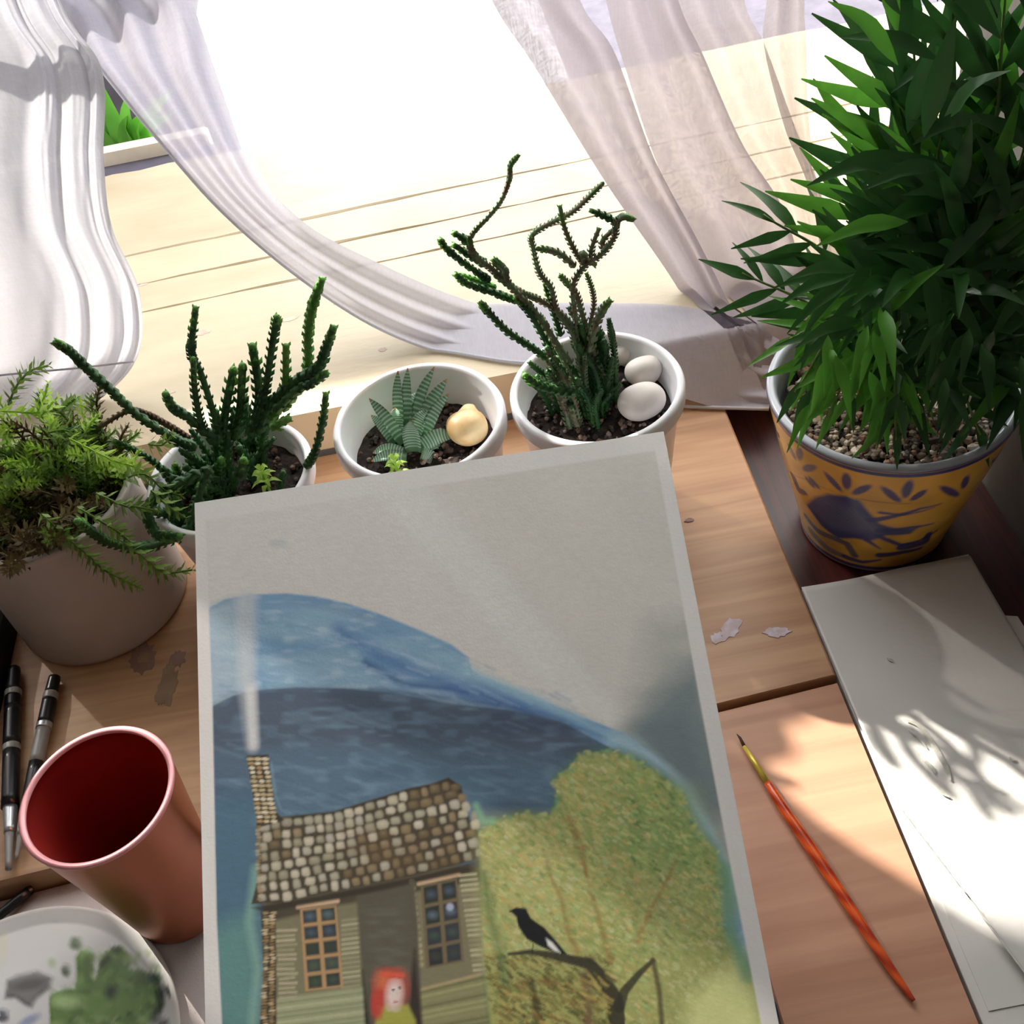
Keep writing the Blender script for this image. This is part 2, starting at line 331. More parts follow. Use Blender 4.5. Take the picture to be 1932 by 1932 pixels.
# outside: dark rendered balcony wall on both sides, a potted plant beyond the sill
struct('trim_2', box(-1.6, -0.32, 1.16, 3.2, -0.16, -0.10), M['outwall'])
struct('trim_3', box(0.17, 1.8, 1.0, 3.2, -0.16, -0.10), M['outwall'])
struct('wall_balcony', box(-1.8, -0.214, 1.10, 1.16, -0.30, 0.45), M['outwall'])  # dark outside wall, its height and end set to shade the left sill
t = thing('outdoor_plant', 'bright green leafy plant outside the window beyond the sill, left', 'plant', (-0.29, 1.0, -0.10))
obj('pot', *lathe([(0.0, 0), (0.035, 0), (0.045, 0.08), (0.041, 0.08), (0.04, 0.07), (0, 0.07)], (-0.29, 1.0, -0.10), 32), M['greenpot'], t)
def blade(P, wd, up, n=9, fold=0.25, widest=0.4):
    """a leaf blade along the points P: width profile, folded along its midrib"""
    P = catmull(P, n); T, _, _ = frames(P); up = np.asarray(up, float); V = []
    for i, t_ in enumerate(np.linspace(0, 1, n)):
        s = np.cross(T[i], up); s /= np.linalg.norm(s) + 1e-9; nn = np.cross(s, T[i])
        k = (t_ / widest) ** 0.7 if t_ < widest else ((1 - t_) / (1 - widest)) ** 0.8
        h = wd * max(k, 0.04)
        V += [P[i] - s * h + nn * h * fold, P[i], P[i] + s * h + nn * h * fold]
    return np.array(V), grid_faces(n, 3)
for k in range(22):
    a = random.uniform(-0.5, math.pi + 0.5); b0 = np.array([-0.29, 1.0, -0.04]); h = random.uniform(0.05, 0.12); r = random.uniform(0.02, 0.075)
    tip = b0 + [r * math.cos(a), r * math.sin(a) * 0.5 - 0.02, h]
    midp = (b0 + tip) / 2 + [0, 0, 0.02]
    obj('leaf', *blade([b0, midp, tip], 0.009, (0, -0.6, 0.8)), M['outleaf'], t)

# ------------------------------------------------------------------ desk
TZ = -0.02
t = thing('desk', 'dark red wooden desk top under the boards and the yellow pot', 'desk', (0, 0.2, TZ - 0.03))
obj('desk_top', *box(-1.2, 0.275, -0.5, 0.535, TZ - 0.03, TZ), M['table'], t, False)
for x, y in ((-1.15, -0.45), (0.22, -0.45), (-1.15, 0.48), (0.22, 0.48)):
    obj('leg', *box(x, x + 0.05, y, y + 0.05, -0.75, TZ - 0.03), M['table'], t, False)
fy = lambda x: 0.2905 + 0.058 * (x + 0.07)
P = [(-0.62, fy(-0.62)), (0.1435, fy(0.1435)), (0.1435, 0.5365), (-0.62, 0.5365)]
board = obj('wooden_board', *prism(P, TZ, 0.0, 0.0008), M['board'], None, False); tag(board, 'light pine drawing board under the potted plants, with paint stains', 'board')
def stain(px, py, rx, ry, m, sd, parent, z=0.0, rot=0.0, name='paint_stain'):
    c = at_z(px, py, z); s = 0.00027
    obj(name, *prism(blobpoly(c[0], c[1], rx * s, ry * s, 26, sd, rot), z, z + 0.00012 + 0.00004 * sd), m, parent, False)
for a in [(268, 1243, 26, 40, M['stainp'], 1), (272, 1240, 13, 15, M['stainb'], 2), (335, 1243, 17, 22, M['stainp'], 3), (318, 1290, 17, 50, M['stainb'], 4), (305, 1310, 12, 26, M['stainb'], 5)]:
    stain(*a, board)
for a in [(1378, 1187, 30, 16, M['stainw'], 6, board, 0, 0.7), (1352, 1204, 14, 10, M['stainw'], 7, board, 0, 0.6), (1465, 1193, 25, 12, M['stainw'], 8, board, 0, -0.3), (1300, 982, 9, 5, M['stainp'], 9, board)]:
    stain(*a)
b2 = obj('plywood_board', *prism([(0.0685, -0.30), (0.143, -0.30), (0.143, fy(0.143) - 0.0035), (0.0685, fy(0.0685) - 0.0035)], TZ, -0.0015, 0.0008), M['board2'], None, False)
tag(b2, 'narrow pinkish plywood board in sunlight with a paintbrush lying on it', 'board')
# table cloth with a folded edge
V = []; nx, ny = 60, 50
for j in range(ny):
    for i in range(nx):
        x = -0.62 + (0.0650 + 0.62) * i / (nx - 1); y = -0.35 + (fy(x) - 0.002 + 0.35) * j / (ny - 1)
        V.append((x, y, TZ + 0.0055 + 0.0004 * math.sin(x * 60 + y * 35)))
cl = obj('tablecloth', V, grid_faces(ny, nx), M['cloth']); tag(cl, 'white cloth spread on the desk under the palette and the copper cup', 'tablecloth')
md = cl.modifiers.new('thick', 'SOLIDIFY'); md.thickness = 0.004; md.offset = -1
CZ = TZ + 0.006
V = []
for j in range(14):
    for i in range(10):
        V.append((0.052 + 0.019 * i / 9, 0.115 + 0.045 * j / 13, CZ + 0.006 + 0.002 * math.sin(i * 1.1 + j) + 0.001 * math.sin(j * 2.3)))
sc_ = obj('cleaning_rag', V, grid_faces(14, 10), M['navy']); tag(sc_, 'blue grey rag peeping out between the painting and the plywood board', 'rag')
md = sc_.modifiers.new('thick', 'SOLIDIFY'); md.thickness = 0.005; md.offset = -1

# ------------------------------------------------------------------ painted picture
class Canvas:
    def __init__(s, x0, y0, w_, h_, col, k=1.0):
        s.x0, s.y0, s.w, s.h, s.k = x0, y0, w_, h_, k
        s.im = np.empty((h_, w_, 3)); s.im[:] = s.c(col)
    def c(s, col): return np.clip(lin(col) * s.k, 0, 0.9)
    def _bb(s, P, pad):
        P = np.asarray(P, float) - (s.x0, s.y0)
        a = max(int(P[:, 0].min() - pad), 0), min(int(P[:, 0].max() + pad) + 2, s.w), max(int(P[:, 1].min() - pad), 0), min(int(P[:, 1].max() + pad) + 2, s.h)
        if a[0] >= a[1] or a[2] >= a[3]: return None
        X, Y = np.meshgrid(np.arange(a[0], a[1]), np.arange(a[2], a[3])); return P, a, X, Y
    def _mix(s, a, m, col):
        v = s.im[a[2]:a[3], a[0]:a[1]]; v += (s.c(col) - v) * m[..., None]
    def _seg(s, X, Y, p, q):
        d = q - p; L2 = d @ d + 1e-9; t_ = np.clip(((X - p[0]) * d[0] + (Y - p[1]) * d[1]) / L2, 0, 1)
        return np.hypot(X - p[0] - t_ * d[0], Y - p[1] - t_ * d[1]), t_
    def poly(s, P, col, soft=1.5, alpha=1.0, tex=None):
        r = s._bb(P, soft * 2)
        if r is None: return
        P, a, X, Y = r; ins = np.zeros(X.shape, bool); dist = np.full(X.shape, 1e9); n = len(P)
        for i in range(n):
            p, q = P[i], P[(i + 1) % n]
            if p[1] != q[1]:
                c = ((p[1] > Y) != (q[1] > Y)) & (X < (q[0] - p[0]) * (Y - p[1]) / (q[1] - p[1]) + p[0]); ins ^= c
            dist = np.minimum(dist, s._seg(X, Y, p, q)[0])
        m = np.clip(0.5 + np.where(ins, dist, -dist) / (2 * soft), 0, 1) * alpha
        if tex is not None: m = m * tex[a[2]:a[3], a[0]:a[1]]
        s._mix(a, m, col)
    def line(s, P, wd, col, alpha=1.0, soft=1.2, taper=None):
        r = s._bb(P, wd + soft * 2)
        if r is None: return
        P, a, X, Y = r; m = np.zeros(X.shape); n = len(P) - 1
        for i in range(n):
            d, t_ = s._seg(X, Y, P[i], P[i + 1]); ww = wd if taper is None else wd + (taper - wd) * (i + t_) / n
            m = np.maximum(m, np.clip(0.5 + (ww / 2 - d) / (2 * soft), 0, 1))
        s._mix(a, m * alpha, col)
    def blob(s, x, y, rx, ry, col, rot=0.0, alpha=1.0, soft=0.35):
        r = s._bb([(x - max(rx, ry), y - max(rx, ry)), (x + max(rx, ry), y + max(rx, ry))], 2)
        if r is None: return
        P, a, X, Y = r; c, sn = math.cos(rot), math.sin(rot); dx, dy = X - (x - s.x0), Y - (y - s.y0)
        d = np.hypot((dx * c + dy * sn) / rx, (-dx * sn + dy * c) / ry)
        s._mix(a, np.clip((1 + soft - d) / (2 * soft), 0, 1) * alpha, col)

def paint_picture():
    K = 1.85
    c = Canvas(360, 800, 1190, 1320, (172, 170, 165), K); r = random.Random(3); R = r.uniform
    sh = (c.h, c.w)
    n1 = vnoise(sh, 60, 1, (0.5, 2)); n2 = vnoise(sh, 14, 2, (0.6, 2.2)); n3 = vnoise(sh, 5, 3, (0.7, 2)); n4 = vnoise(sh, 120, 4)
    # sky washes; first three paint in the sun band and shade beside it
    c.poly([(380, 960), (760, 900), (1130, 1390), (900, 1300), (560, 1120), (380, 1160)], (178, 177, 174), 25, 0.6)
    c.poly([(900, 880), (1250, 820), (1330, 1350), (1150, 1340)], (160, 158, 152), 60, 0.5, n4)
    c.poly([(700, 920), (790, 900), (1180, 1350), (1180, 1400), (1060, 1320)], (180, 184, 186), 16, 0.45)
    c.poly([(1230, 1180), (1320, 1150), (1420, 1560), (1300, 1500), (1180, 1380)], (120, 130, 128), 40, 0.8, 0.5 + 0.5 * n1)
    c.poly([(1260, 1290), (1320, 1250), (1400, 1560), (1330, 1540), (1170, 1390)], (92, 108, 112), 28, 0.85)
    c.poly([(1200, 1370), (1290, 1340), (1390, 1600), (1370, 1680), (1260, 1500)], (84, 100, 108), 22, 0.6)
    c.blob(525, 1025, 16, 9, (150, 158, 162), alpha=0.5)
    # far blue hill
    hill = [(380, 1162), (400, 1144), (425, 1131), (470, 1122), (540, 1120), (600, 1126), (660, 1140), (720, 1160), (790, 1188), (850, 1215), (878, 1236), (888, 1262), (905, 1275),
            (960, 1295), (1050, 1333), (1110, 1358), (1180, 1384), (1240, 1430), (1330, 1545), (1410, 1700), (1460, 1950), (380, 1950)]
    c.poly(hill, (112, 146, 170), 2.0)
    c.poly(hill, (80, 122, 158), 2, 0.7, np.clip((n1 - 0.35) * 2.0, 0, 1)); c.poly(hill, (150, 172, 184), 2, 0.55, np.clip((n2 - 0.6) * 3, 0, 1))
    c.poly([(380, 1150), (440, 1128), (470, 1128), (480, 1330), (380, 1340)], (138, 155, 166), 12, 0.7)
    c.line([(540, 1128), (640, 1148), (720, 1175)], 14, (96, 125, 155), 0.5, 6)
    c.line([(560, 1130), (650, 1140), (740, 1172), (830, 1212), (882, 1240), (890, 1270)], 3, (84, 128, 165), 0.7, 2)
    c.line([(640, 1190), (720, 1240), (800, 1275), (880, 1300), (960, 1320), (1060, 1355), (1130, 1385)], 26, (60, 100, 150), 0.75, 11)
    c.line([(690, 1250), (760, 1290), (850, 1300), (950, 1325), (1040, 1365)], 12, (44, 78, 130), 0.8, 6)
    c.line([(700, 1300), (860, 1318), (940, 1330)], 9, (40, 72, 125), 0.6, 5)
    c.line([(880, 1262), (980, 1305), (1080, 1352), (1180, 1405)], 14, (120, 160, 175), 0.7, 8)
    for _ in range(260):
        x = R(400, 1050); y = R(1150, 1320)
        if y < 1140 + max(0, x - 600) * 0.34: continue
        L = R(15, 60); c.line([(x, y), (x + L, y + L * (0.12 + (x - 400) / 1500))], R(1.5, 5), r.choice([(132, 165, 188), (92, 132, 165), (150, 172, 185), (70, 112, 150)]), R(0.1, 0.4), 2.5)
    # near dark hill
    h2 = [(380, 1345), (400, 1333), (440, 1313), (480, 1303), (560, 1297), (650, 1299), (740, 1307), (850, 1328), (960, 1340), (1060, 1362), (1120, 1394), (1170, 1420), (1220, 1500), (1240, 1950), (380, 1950)]
    c.poly(h2, (66, 86, 106), 1.6)
    c.poly([(380, 1345), (400, 1333), (440, 1313), (560, 1297), (740, 1307), (960, 1340), (1060, 1362), (1150, 1440), (900, 1410), (600, 1400), (380, 1420)], (62, 74, 90), 12, 0.8)
    c.poly([(520, 1440), (1050, 1430), (1060, 1560), (520, 1560)], (72, 104, 124), 28, 0.75, 0.4 + 0.6 * n1)
    c.poly(h2, (88, 116, 138), 2, 0.6, np.clip((n2 - 0.55) * 2.4, 0, 1)); c.poly(h2, (48, 62, 84), 2, 0.5, np.clip((n1 - 0.5) * 2.4, 0, 1))
    c.poly([(380, 1500), (480, 1500), (480, 1720), (440, 1950), (380, 1950)], (58, 92, 114), 20, 0.9)
    c.poly([(380, 1760), (480, 1720), (500, 1950), (380, 1950)], (76, 118, 116), 26, 0.9)
    c.line([(482, 1640), (470, 1740), (486, 1830), (476, 1932)], 16, (104, 144, 134), 0.7, 7)
    for _ in range(200):
        x = R(400, 1120); y = R(1330, 1540); L = R(20, 70); c.line([(x, y), (x + L, y + L * 0.35)], R(2, 7), r.choice([(80, 108, 132), (56, 74, 96), (96, 124, 145), (50, 72, 90)]), R(0.1, 0.35), 3)
    c.poly([(1150, 1380), (1200, 1390), (1300, 1480), (1400, 1680), (1420, 1800), (1350, 1640), (1280, 1520), (1190, 1430)], (118, 146, 158), 10, 0.75)
    c.line([(1170, 1395), (1260, 1450), (1340, 1560), (1390, 1680)], 10, (140, 166, 176), 0.5, 7)
    # chimney smoke
    c.line([(466, 1130), (466, 1200), (466, 1290), (470, 1340), (476, 1408)], 40, (166, 170, 176), 0.62, 10, 18)
    c.line([(474, 1300), (478, 1405)], 18, (186, 188, 196), 0.6, 6)
    # house walls
    DK = (52, 48, 38)
    c.poly([(496, 1700), (862, 1632), (905, 1636), (912, 1740), (932, 1830), (950, 1960), (488, 1960), (505, 1850), (512, 1760)], (104, 100, 76), 2)
    c.poly([(496, 1708), (862, 1636), (908, 1640), (912, 1660), (870, 1668), (640, 1708), (505, 1740)], DK, 4, 0.85)
    for k in range(26):    # clapboards left, middle, right
        y = 1735 + k * 9.0; x0 = 512 + k * 0.6
        c.line([(x0 + 8 + R(-2, 3), y + 22 + R(-1, 1)), (556 + R(-4, 4), y + 20 + R(-1, 1))], R(3.5, 5.5), r.choice([(150, 146, 118), (134, 132, 104), (160, 150, 124)]), 0.8, 1.6)
        c.line([(646, y + 2), (678, y - 2)], 4.5, r.choice([(150, 150, 120), (130, 128, 100)]), 0.8, 1.6)
    for k in range(20):
        y = 1652 + k * 9.4; c.line([(868 + k * 1.4, y), (898 + k * 2.0, y - 3)], 5, r.choice([(152, 148, 118), (126, 118, 92), (158, 154, 122)]), 0.85, 1.8)
    for k in range(14):
        y = 1664 + k * 12; c.blob(777 + k * 1.3, y, 6, 5, r.choice([(156, 148, 116), (140, 132, 96)]), alpha=0.85)
    c.poly([(512, 1885), (690, 1862), (700, 1960), (512, 1960)], (130, 134, 104), 4)
    for k in range(12): c.line([(515, 1895 + k * 9), (695, 1872 + k * 9)], 3, r.choice([(92, 92, 66), (160, 162, 130)]), 0.6, 2)
    c.poly([(788, 1866), (930, 1832), (950, 1960), (795, 1960)], (112, 112, 76), 4)
    for k in range(12): c.line([(792, 1872 + k * 10), (938, 1838 + k * 11)], 4, r.choice([(72, 74, 48), (140, 140, 96), (120, 116, 84)]), 0.7, 2.5)
    c.line([(792, 1868), (930, 1832)], 6, (158, 136, 100), 0.6, 2)
    # corner stones on the left
    c.poly([(492, 1720), (520, 1716), (522, 1960), (488, 1960), (498, 1840)], DK, 2)
    for k in range(34):
        y = 1722 + k * 6.6
        for j in range(2): c.blob(499 + j * 13 + R(-2, 2) + (2 if k < 18 else 0), y, R(4.5, 7), 2.6, r.choice([(158, 138, 100), (128, 104, 66), (172, 156, 124), (104, 88, 62)]), alpha=0.9)
    # door opening
    c.poly([(672, 1688), (782, 1664), (790, 1750), (796, 1960), (696, 1960), (680, 1800)], (74, 70, 60), 4)
    c.poly([(690, 1720), (760, 1700), (775, 1840), (700, 1850)], (92, 92, 80), 16, 0.6, n2)
    c.poly([(684, 1830), (700, 1960), (690, 1960)], (22, 22, 20), 4); c.poly([(782, 1790), (800, 1960), (768, 1960), (774, 1860)], (40, 32, 28), 5, 0.85)
    # windows
    def window(x0, y0, x1, y1, sk, rows, dark, frame, pane):
        c.poly([(x0, y0), (x1, y0 - sk), (x1 + 14, y1 - sk), (x0 + 10, y1)], frame, 1.5)
        for i in range(rows):
            for j in range(2):
                u0, u1 = j / 2 + 0.07, (j + 1) / 2 - 0.05; v0, v1 = i / rows + 0.02, (i + 1) / rows - 0.025
                q = lambda u, v: (x0 + (x1 - x0) * u + v * 12, y0 + (y1 - y0) * v - sk * u)
                c.poly([q(u0, v0), q(u1, v0), q(u1, v1), q(u0, v1)], r.choice(pane), 1.8)
                c.blob(*q((u0 + u1) / 2, (v0 + v1) / 2), 8, 6, dark[i % len(dark)], alpha=0.6, soft=0.9)
        c.line([(x0 - 4, y0 - 5), (x1 + 3, y0 - 8 - sk)], 8, (180, 150, 118), 0.85, 2)
    window(566, 1716, 634, 1870, 8, 5, [(84, 104, 120), (70, 88, 104), (52, 60, 50), (74, 92, 56), (64, 82, 54)], (150, 118, 78), [(50, 58, 62), (40, 46, 50), (46, 54, 48)])
    window(794, 1672, 862, 1828, 14, 4, [(74, 88, 110), (96, 112, 132), (62, 84, 70), (58, 66, 48)], (96, 84, 62), [(44, 48, 56), (40, 42, 46), (38, 44, 40)])
    c.blob(849, 1711, 7, 7, (150, 158, 180), alpha=0.8)
    # roof
    ridge = np.array([(484, 1552), (530, 1541), (543, 1540), (630, 1531), (682, 1515), (769, 1488), (816, 1478), (846, 1467), (868, 1482)]); eave = np.array([(474, 1706), (535, 1703), (598, 1689), (692, 1671), (785, 1652), (859, 1633), (923, 1615)])
    c.poly([*ridge, (884, 1546), (909, 1580), (923, 1615), *eave[::-1][1:], (487, 1658), (487, 1612)], (60, 54, 42), 2)
    c.line([*[(x, y + 4) for x, y in ridge[2:]], (884, 1546), (905, 1575), (923, 1612)], 5, (44, 40, 32), 0.8, 2)
    rr = lambda A, u: np.array([A[0, 0] + (A[-1, 0] - A[0, 0]) * u, np.interp(A[0, 0] + (A[-1, 0] - A[0, 0]) * u, A[:, 0], A[:, 1])])
    for i in range(8):
        u = 0.01 + R(0, 0.02)
        while u < 0.99:
            du = R(0.040, 0.062); v = (i + 0.62 + R(-0.08, 0.08)) / 8.2
            p = rr(ridge, u + du / 2) * (1 - v) + rr(eave, u + du / 2) * v
            mossy = (0.42 < u < 0.85 and v > 0.35 and R(0, 1) < 0.6) or (u > 0.72 and v < 0.25) or R(0, 1) < 0.08
            col = r.choice([(104, 88, 60), (90, 76, 52), (114, 98, 70), (120, 104, 80)]) if mossy else r.choice([(150, 144, 124), (136, 132, 114), (160, 152, 134), (126, 120, 100), (144, 138, 126)])
            w_ = du * 400 * 0.5 * R(0.72, 0.92); h_ = R(6.5, 9.2); a0 = -0.12 - 0.1 * u; q = []
            for k in range(9):
                t_ = k / 9 * 2 * math.pi; sx, sy = math.cos(t_), math.sin(t_); sx, sy = math.copysign(abs(sx) ** 0.6, sx) * w_ * R(.88, 1.1), math.copysign(abs(sy) ** 0.6, sy) * h_ * R(.88, 1.1)
                q.append((p[0] + sx - sy * a0, p[1] + sy + sx * a0))
            c.poly(q, col, 2.2, 0.9); c.blob(p[0] - 1, p[1] - 2, w_ * 0.5, h_ * 0.45, tuple(min(255, v_ + 22) for v_ in col), alpha=0.5, soft=0.9); u += du
    c.poly([(640, 1560), (700, 1570), (820, 1600), (850, 1630), (700, 1640), (650, 1610)], (92, 70, 42), 18, 0.4, n2)
    c.poly([(474, 1712), (600, 1692), (785, 1655), (923, 1617), (905, 1640), (700, 1684), (500, 1722)], (44, 38, 32), 3, 0.8)
    # chimney
    c.poly([(466, 1426), (506, 1424), (512, 1480), (520, 1530), (536, 1548), (486, 1562), (484, 1540), (474, 1480)], (50, 44, 34), 1.6)
    for k in range(15):
        y = 1432 + k * 8.4
        for j in range(3): c.blob(474 + j * 13 + k * 1.25 + R(-2, 2), y, R(5, 7.5), 3.0, r.choice([(176, 160, 124), (158, 142, 108), (184, 174, 150), (150, 120, 74)]), alpha=0.95, soft=0.3)
    for k in range(22):
        y = 1560 + k * 6.5; c.blob(489 + R(-3, 3), y, 5, 3, r.choice([(128, 104, 66), (150, 140, 112)]), alpha=0.7)
    c.line([(512, 1440), (520, 1500), (530, 1528), (548, 1534)], 4, (92, 124, 142), 0.6, 2)
    # tree crown
    crown = [(905, 1574), (940, 1549), (987, 1537), (1036, 1543), (1052, 1518), (1049, 1472), (1074, 1450), (1098, 1425), (1130, 1422), (1161, 1420), (1198, 1434), (1248, 1466), (1285, 1500), (1297, 1534), (1316, 1574),
             (1347, 1605), (1362, 1658), (1356, 1699), (1362, 1751), (1388, 1798), (1428, 1860), (1445, 1960), (930, 1960), (912, 1800), (908, 1643)]
    c.poly([(x + (8 if x > 1150 else -3), y - 8) for x, y in crown], (70, 104, 74), 9, 0.75)
    c.poly(crown, (152, 156, 88), 5)
    c.poly([(1180, 1480), (1300, 1500), (1370, 1700), (1250, 1640), (1100, 1600)], (120, 146, 84), 40, 0.8)
    c.poly([(920, 1560), (1040, 1560), (1080, 1800), (930, 1800)], (172, 164, 104), 40, 0.7)
    Pc = np.array(crown)
    def inside(x, y):
        z = False
        for i in range(len(Pc)):
            p, q = Pc[i], Pc[i - 1]
            if (p[1] > y) != (q[1] > y) and x < (q[0] - p[0]) * (y - p[1]) / (q[1] - p[1]) + p[0]: z = not z
        return z
    for _ in range(5200):
        x = R(900, 1440); y = R(1415, 1935)
        if not inside(x, y): continue
        low = max(0, (y - 1750) / 180); dk = x < 1150 and y > 1800
        pal = [(186, 186, 112), (160, 172, 98), (200, 180, 108), (132, 152, 78), (196, 158, 86), (112, 134, 70), (150, 182, 116), (210, 200, 140)]
        if x > 1180 and y < 1640: pal = [(120, 156, 84), (96, 138, 78), (140, 166, 84), (160, 184, 110), (84, 112, 66), (176, 158, 84)]
        if dk: pal = [(92, 84, 40), (120, 104, 50), (66, 64, 32), (140, 122, 60), (84, 104, 48)]
        if x > 1240 and y > 1780: pal = [(168, 176, 112), (150, 162, 92), (180, 186, 132), (132, 146, 80)]
        L = R(4, 13); a = R(0.2, 0.9); c.line([(x, y), (x + L * math.cos(a), y + L * math.sin(a))], R(2.5, 5.5), r.choice(pal), R(0.35, 0.85), 1.4)
    for _ in range(90):
        x = R(1180, 1370); y = R(1640, 1800); c.line([(x, y), (x + 9, y + 7)], 3, (98, 108, 84), 0.5, 1.5)
    for _ in range(70):
        x = R(930, 1250); y = R(1450, 1720)
        if not inside(x, y): continue
        c.blob(x, y, 5, 4, (208, 160, 92), alpha=0.6)
    BR = (146, 104, 52)
    for P in ([(1024, 1603), (1042, 1660), (1060, 1700), (1072, 1760), (1100, 1815)], [(1076, 1560), (1096, 1610), (1106, 1650), (1120, 1700), (1140, 1770), (1152, 1812)], [(1280, 1610), (1262, 1655), (1228, 1715), (1202, 1775)], [(1106, 1650), (1100, 1600), (1072, 1540)]):
        c.line(P, 5, BR, 0.6, 3.5, 11)
    for _ in range(1500):
        x = R(920, 1400); y = R(1430, 1800)
        if not inside(x, y): continue
        L = R(4, 11); a = R(0.2, 0.9); c.line([(x, y), (x + L * math.cos(a), y + L * math.sin(a))], R(2.5, 5), r.choice([(186, 186, 112), (160, 172, 98), (132, 152, 78), (112, 134, 70), (150, 172, 106)]), R(0.3, 0.7), 1.6)
    for i in range(len(crown) - 4):    # ragged leafy outline
        p, q = Pc[i], Pc[i + 1]
        for _ in range(int(np.hypot(*(q - p)) / 5)):
            t_ = R(0, 1); c.blob(p[0] + (q[0] - p[0]) * t_ + R(-7, 7), p[1] + (q[1] - p[1]) * t_ + R(-7, 7), R(3, 8), R(2, 5), r.choice([(120, 148, 84), (150, 162, 90), (84, 120, 76), (104, 150, 110), (172, 170, 100)]), R(-1, 1), 0.55, 0.6)
    a_ = (0, c.w, 0, c.h); keep = c.im.copy(); c.poly(crown, (0, 0, 0), 6, 0.24)
    # dark lower trunk
    TK = (46, 44, 36)
    c.line([(960, 1800), (1000, 1796), (1040, 1802), (1080, 1812), (1112, 1818), (1136, 1845), (1160, 1885), (1168, 1960)], 6, TK, 0.95, 2, 34)
    c.line([(1232, 1812), (1205, 1838), (1178, 1870), (1168, 1900)], 8, TK, 0.9, 2, 22); c.line([(1232, 1812), (1244, 1870), (1250, 1945)], 10, (70, 62, 42), 0.85, 3)
    c.line([(1000, 1850), (1012, 1900), (1014, 1945)], 14, (56, 48, 30), 0.8, 4); c.line([(1105, 1840), (1112, 1945)], 18, (92, 72, 54), 0.7, 5)
    for _ in range(160):
        x = R(930, 1150); y = R(1835, 1940); c.line([(x, y), (x + R(6, 22), y + R(4, 14))], R(3, 6), r.choice([(60, 58, 28), (134, 116, 56), (90, 96, 44), (160, 140, 70), (110, 78, 40)]), 0.6, 2)
    c.line([(914, 1650), (922, 1720), (944, 1800), (952, 1850)], 16, (62, 92, 54), 0.6, 8); c.line([(898, 1520), (912, 1550), (930, 1548)], 12, (108, 160, 120), 0.7, 5)
    c.poly([(1340, 1850), (1400, 1800), (1450, 1960), (1290, 1960), (1300, 1890)], (172, 178, 116), 22, 0.8); c.line([(1368, 1640), (1380, 1760), (1410, 1840)], 26, (92, 132, 100), 0.8, 9)
    # girl in the doorway
    c.poly([(708, 1930), (716, 1898), (738, 1890), (770, 1896), (784, 1925), (790, 1975), (704, 1975)], (136, 136, 48), 4)
    c.blob(737, 1862, 30, 36, (166, 50, 32), soft=0.5); c.blob(722, 1850, 12, 16, (196, 110, 54), alpha=0.5, soft=0.9); c.blob(712, 1895, 12, 28, (166, 44, 30), alpha=0.9)
    c.blob(744, 1877, 15, 29, (188, 168, 164), rot=0.1, soft=0.5); c.blob(742, 1868, 3, 2, (50, 50, 60)); c.blob(754, 1864, 3, 2, (50, 50, 60)); c.blob(746, 1890, 5, 2, (150, 70, 70), alpha=0.8); c.line([(748, 1868), (750, 1880)], 1.5, (170, 150, 146), 0.7)
    c.line([(722, 1838), (760, 1840)], 9, (196, 66, 36), 0.9, 3)
    # bird on the branch
    BK = (22, 24, 28)
    c.poly([(962, 1718), (974, 1712), (992, 1714), (1002, 1733), (1027, 1750), (1049, 1775), (1072, 1803), (1048, 1797), (1022, 1787), (994, 1772), (978, 1748), (974, 1730)], BK, 1.6)
    c.poly([(1030, 1770), (1042, 1778), (1058, 1798), (1046, 1794), (1034, 1784)], (206, 206, 214), 2); c.line([(962, 1719), (972, 1722)], 3, BK); c.line([(1006, 1782), (1004, 1797)], 2, BK)
    gm = c.im.mean(2, keepdims=True); c.im = gm + (c.im - gm) * 0.86
    c.im *= (0.965 + 0.07 * n3)[..., None]
    # the bare white margin
    inner = np.array([(388, 982), (1236, 850), (1322, 1332), (1372, 1600), (1436, 1932), (1452, 2010), (420, 2010), (419, 1932), (409, 1736), (401, 1332)], float)
    X, Y = np.meshgrid(np.arange(c.w) + c.x0, np.arange(c.h) + c.y0); ins = np.zeros(X.shape, bool); dist = np.full(X.shape, 1e9)
    for i in range(len(inner)):
        p, q = inner[i], inner[(i + 1) % len(inner)]
        ins ^= ((p[1] > Y) != (q[1] > Y)) & (X < (q[0] - p[0]) * (Y - p[1]) / (q[1] - p[1] + 1e-9) + p[0]); dist = np.minimum(dist, c._seg(X, Y, p, q)[0])
    m = np.clip(0.5 + np.where(ins, dist, -dist) / 3.0, 0, 1)[..., None]
    return c, c.im * m + np.array([0.84, 0.83, 0.82]) * (1 - m)
cv, IM = paint_picture()
pTL = at_z(368, 950, 0.165); pTR = at_z(1252, 815, 0.165); pBR = at_z(1484, 1950, 0.0815)   # held up over the desk, its top edge before the pots
pBR = pTR + (pBR - pTR) * 1.12
eu = pTR - pTL; Wd = np.linalg.norm(eu); eu /= Wd; ev = pBR - pTR; ev -= (ev @ eu) * eu; Hd = np.linalg.norm(ev); ev /= Hd; en = np.cross(ev, eu)
if en[2] < 0: en = -en
NU, NV = 430, 500
uu, vv = np.meshgrid(np.linspace(0, 1, NU), np.linspace(0, 1, NV))
PV = (pTL + uu[..., None] * Wd * eu + vv[..., None] * Hd * ev + (0.0012 * np.sin(uu * 2.2 + 0.5))[..., None] * en).reshape(-1, 3)
px = project(PV); ix = np.clip(px[:, 0] - cv.x0, 0, cv.w - 1.001); iy = np.clip(px[:, 1] - cv.y0, 0, cv.h - 1.001)
xi, yi = ix.astype(int), iy.astype(int); fx, fy_ = (ix - xi)[:, None], (iy - yi)[:, None]
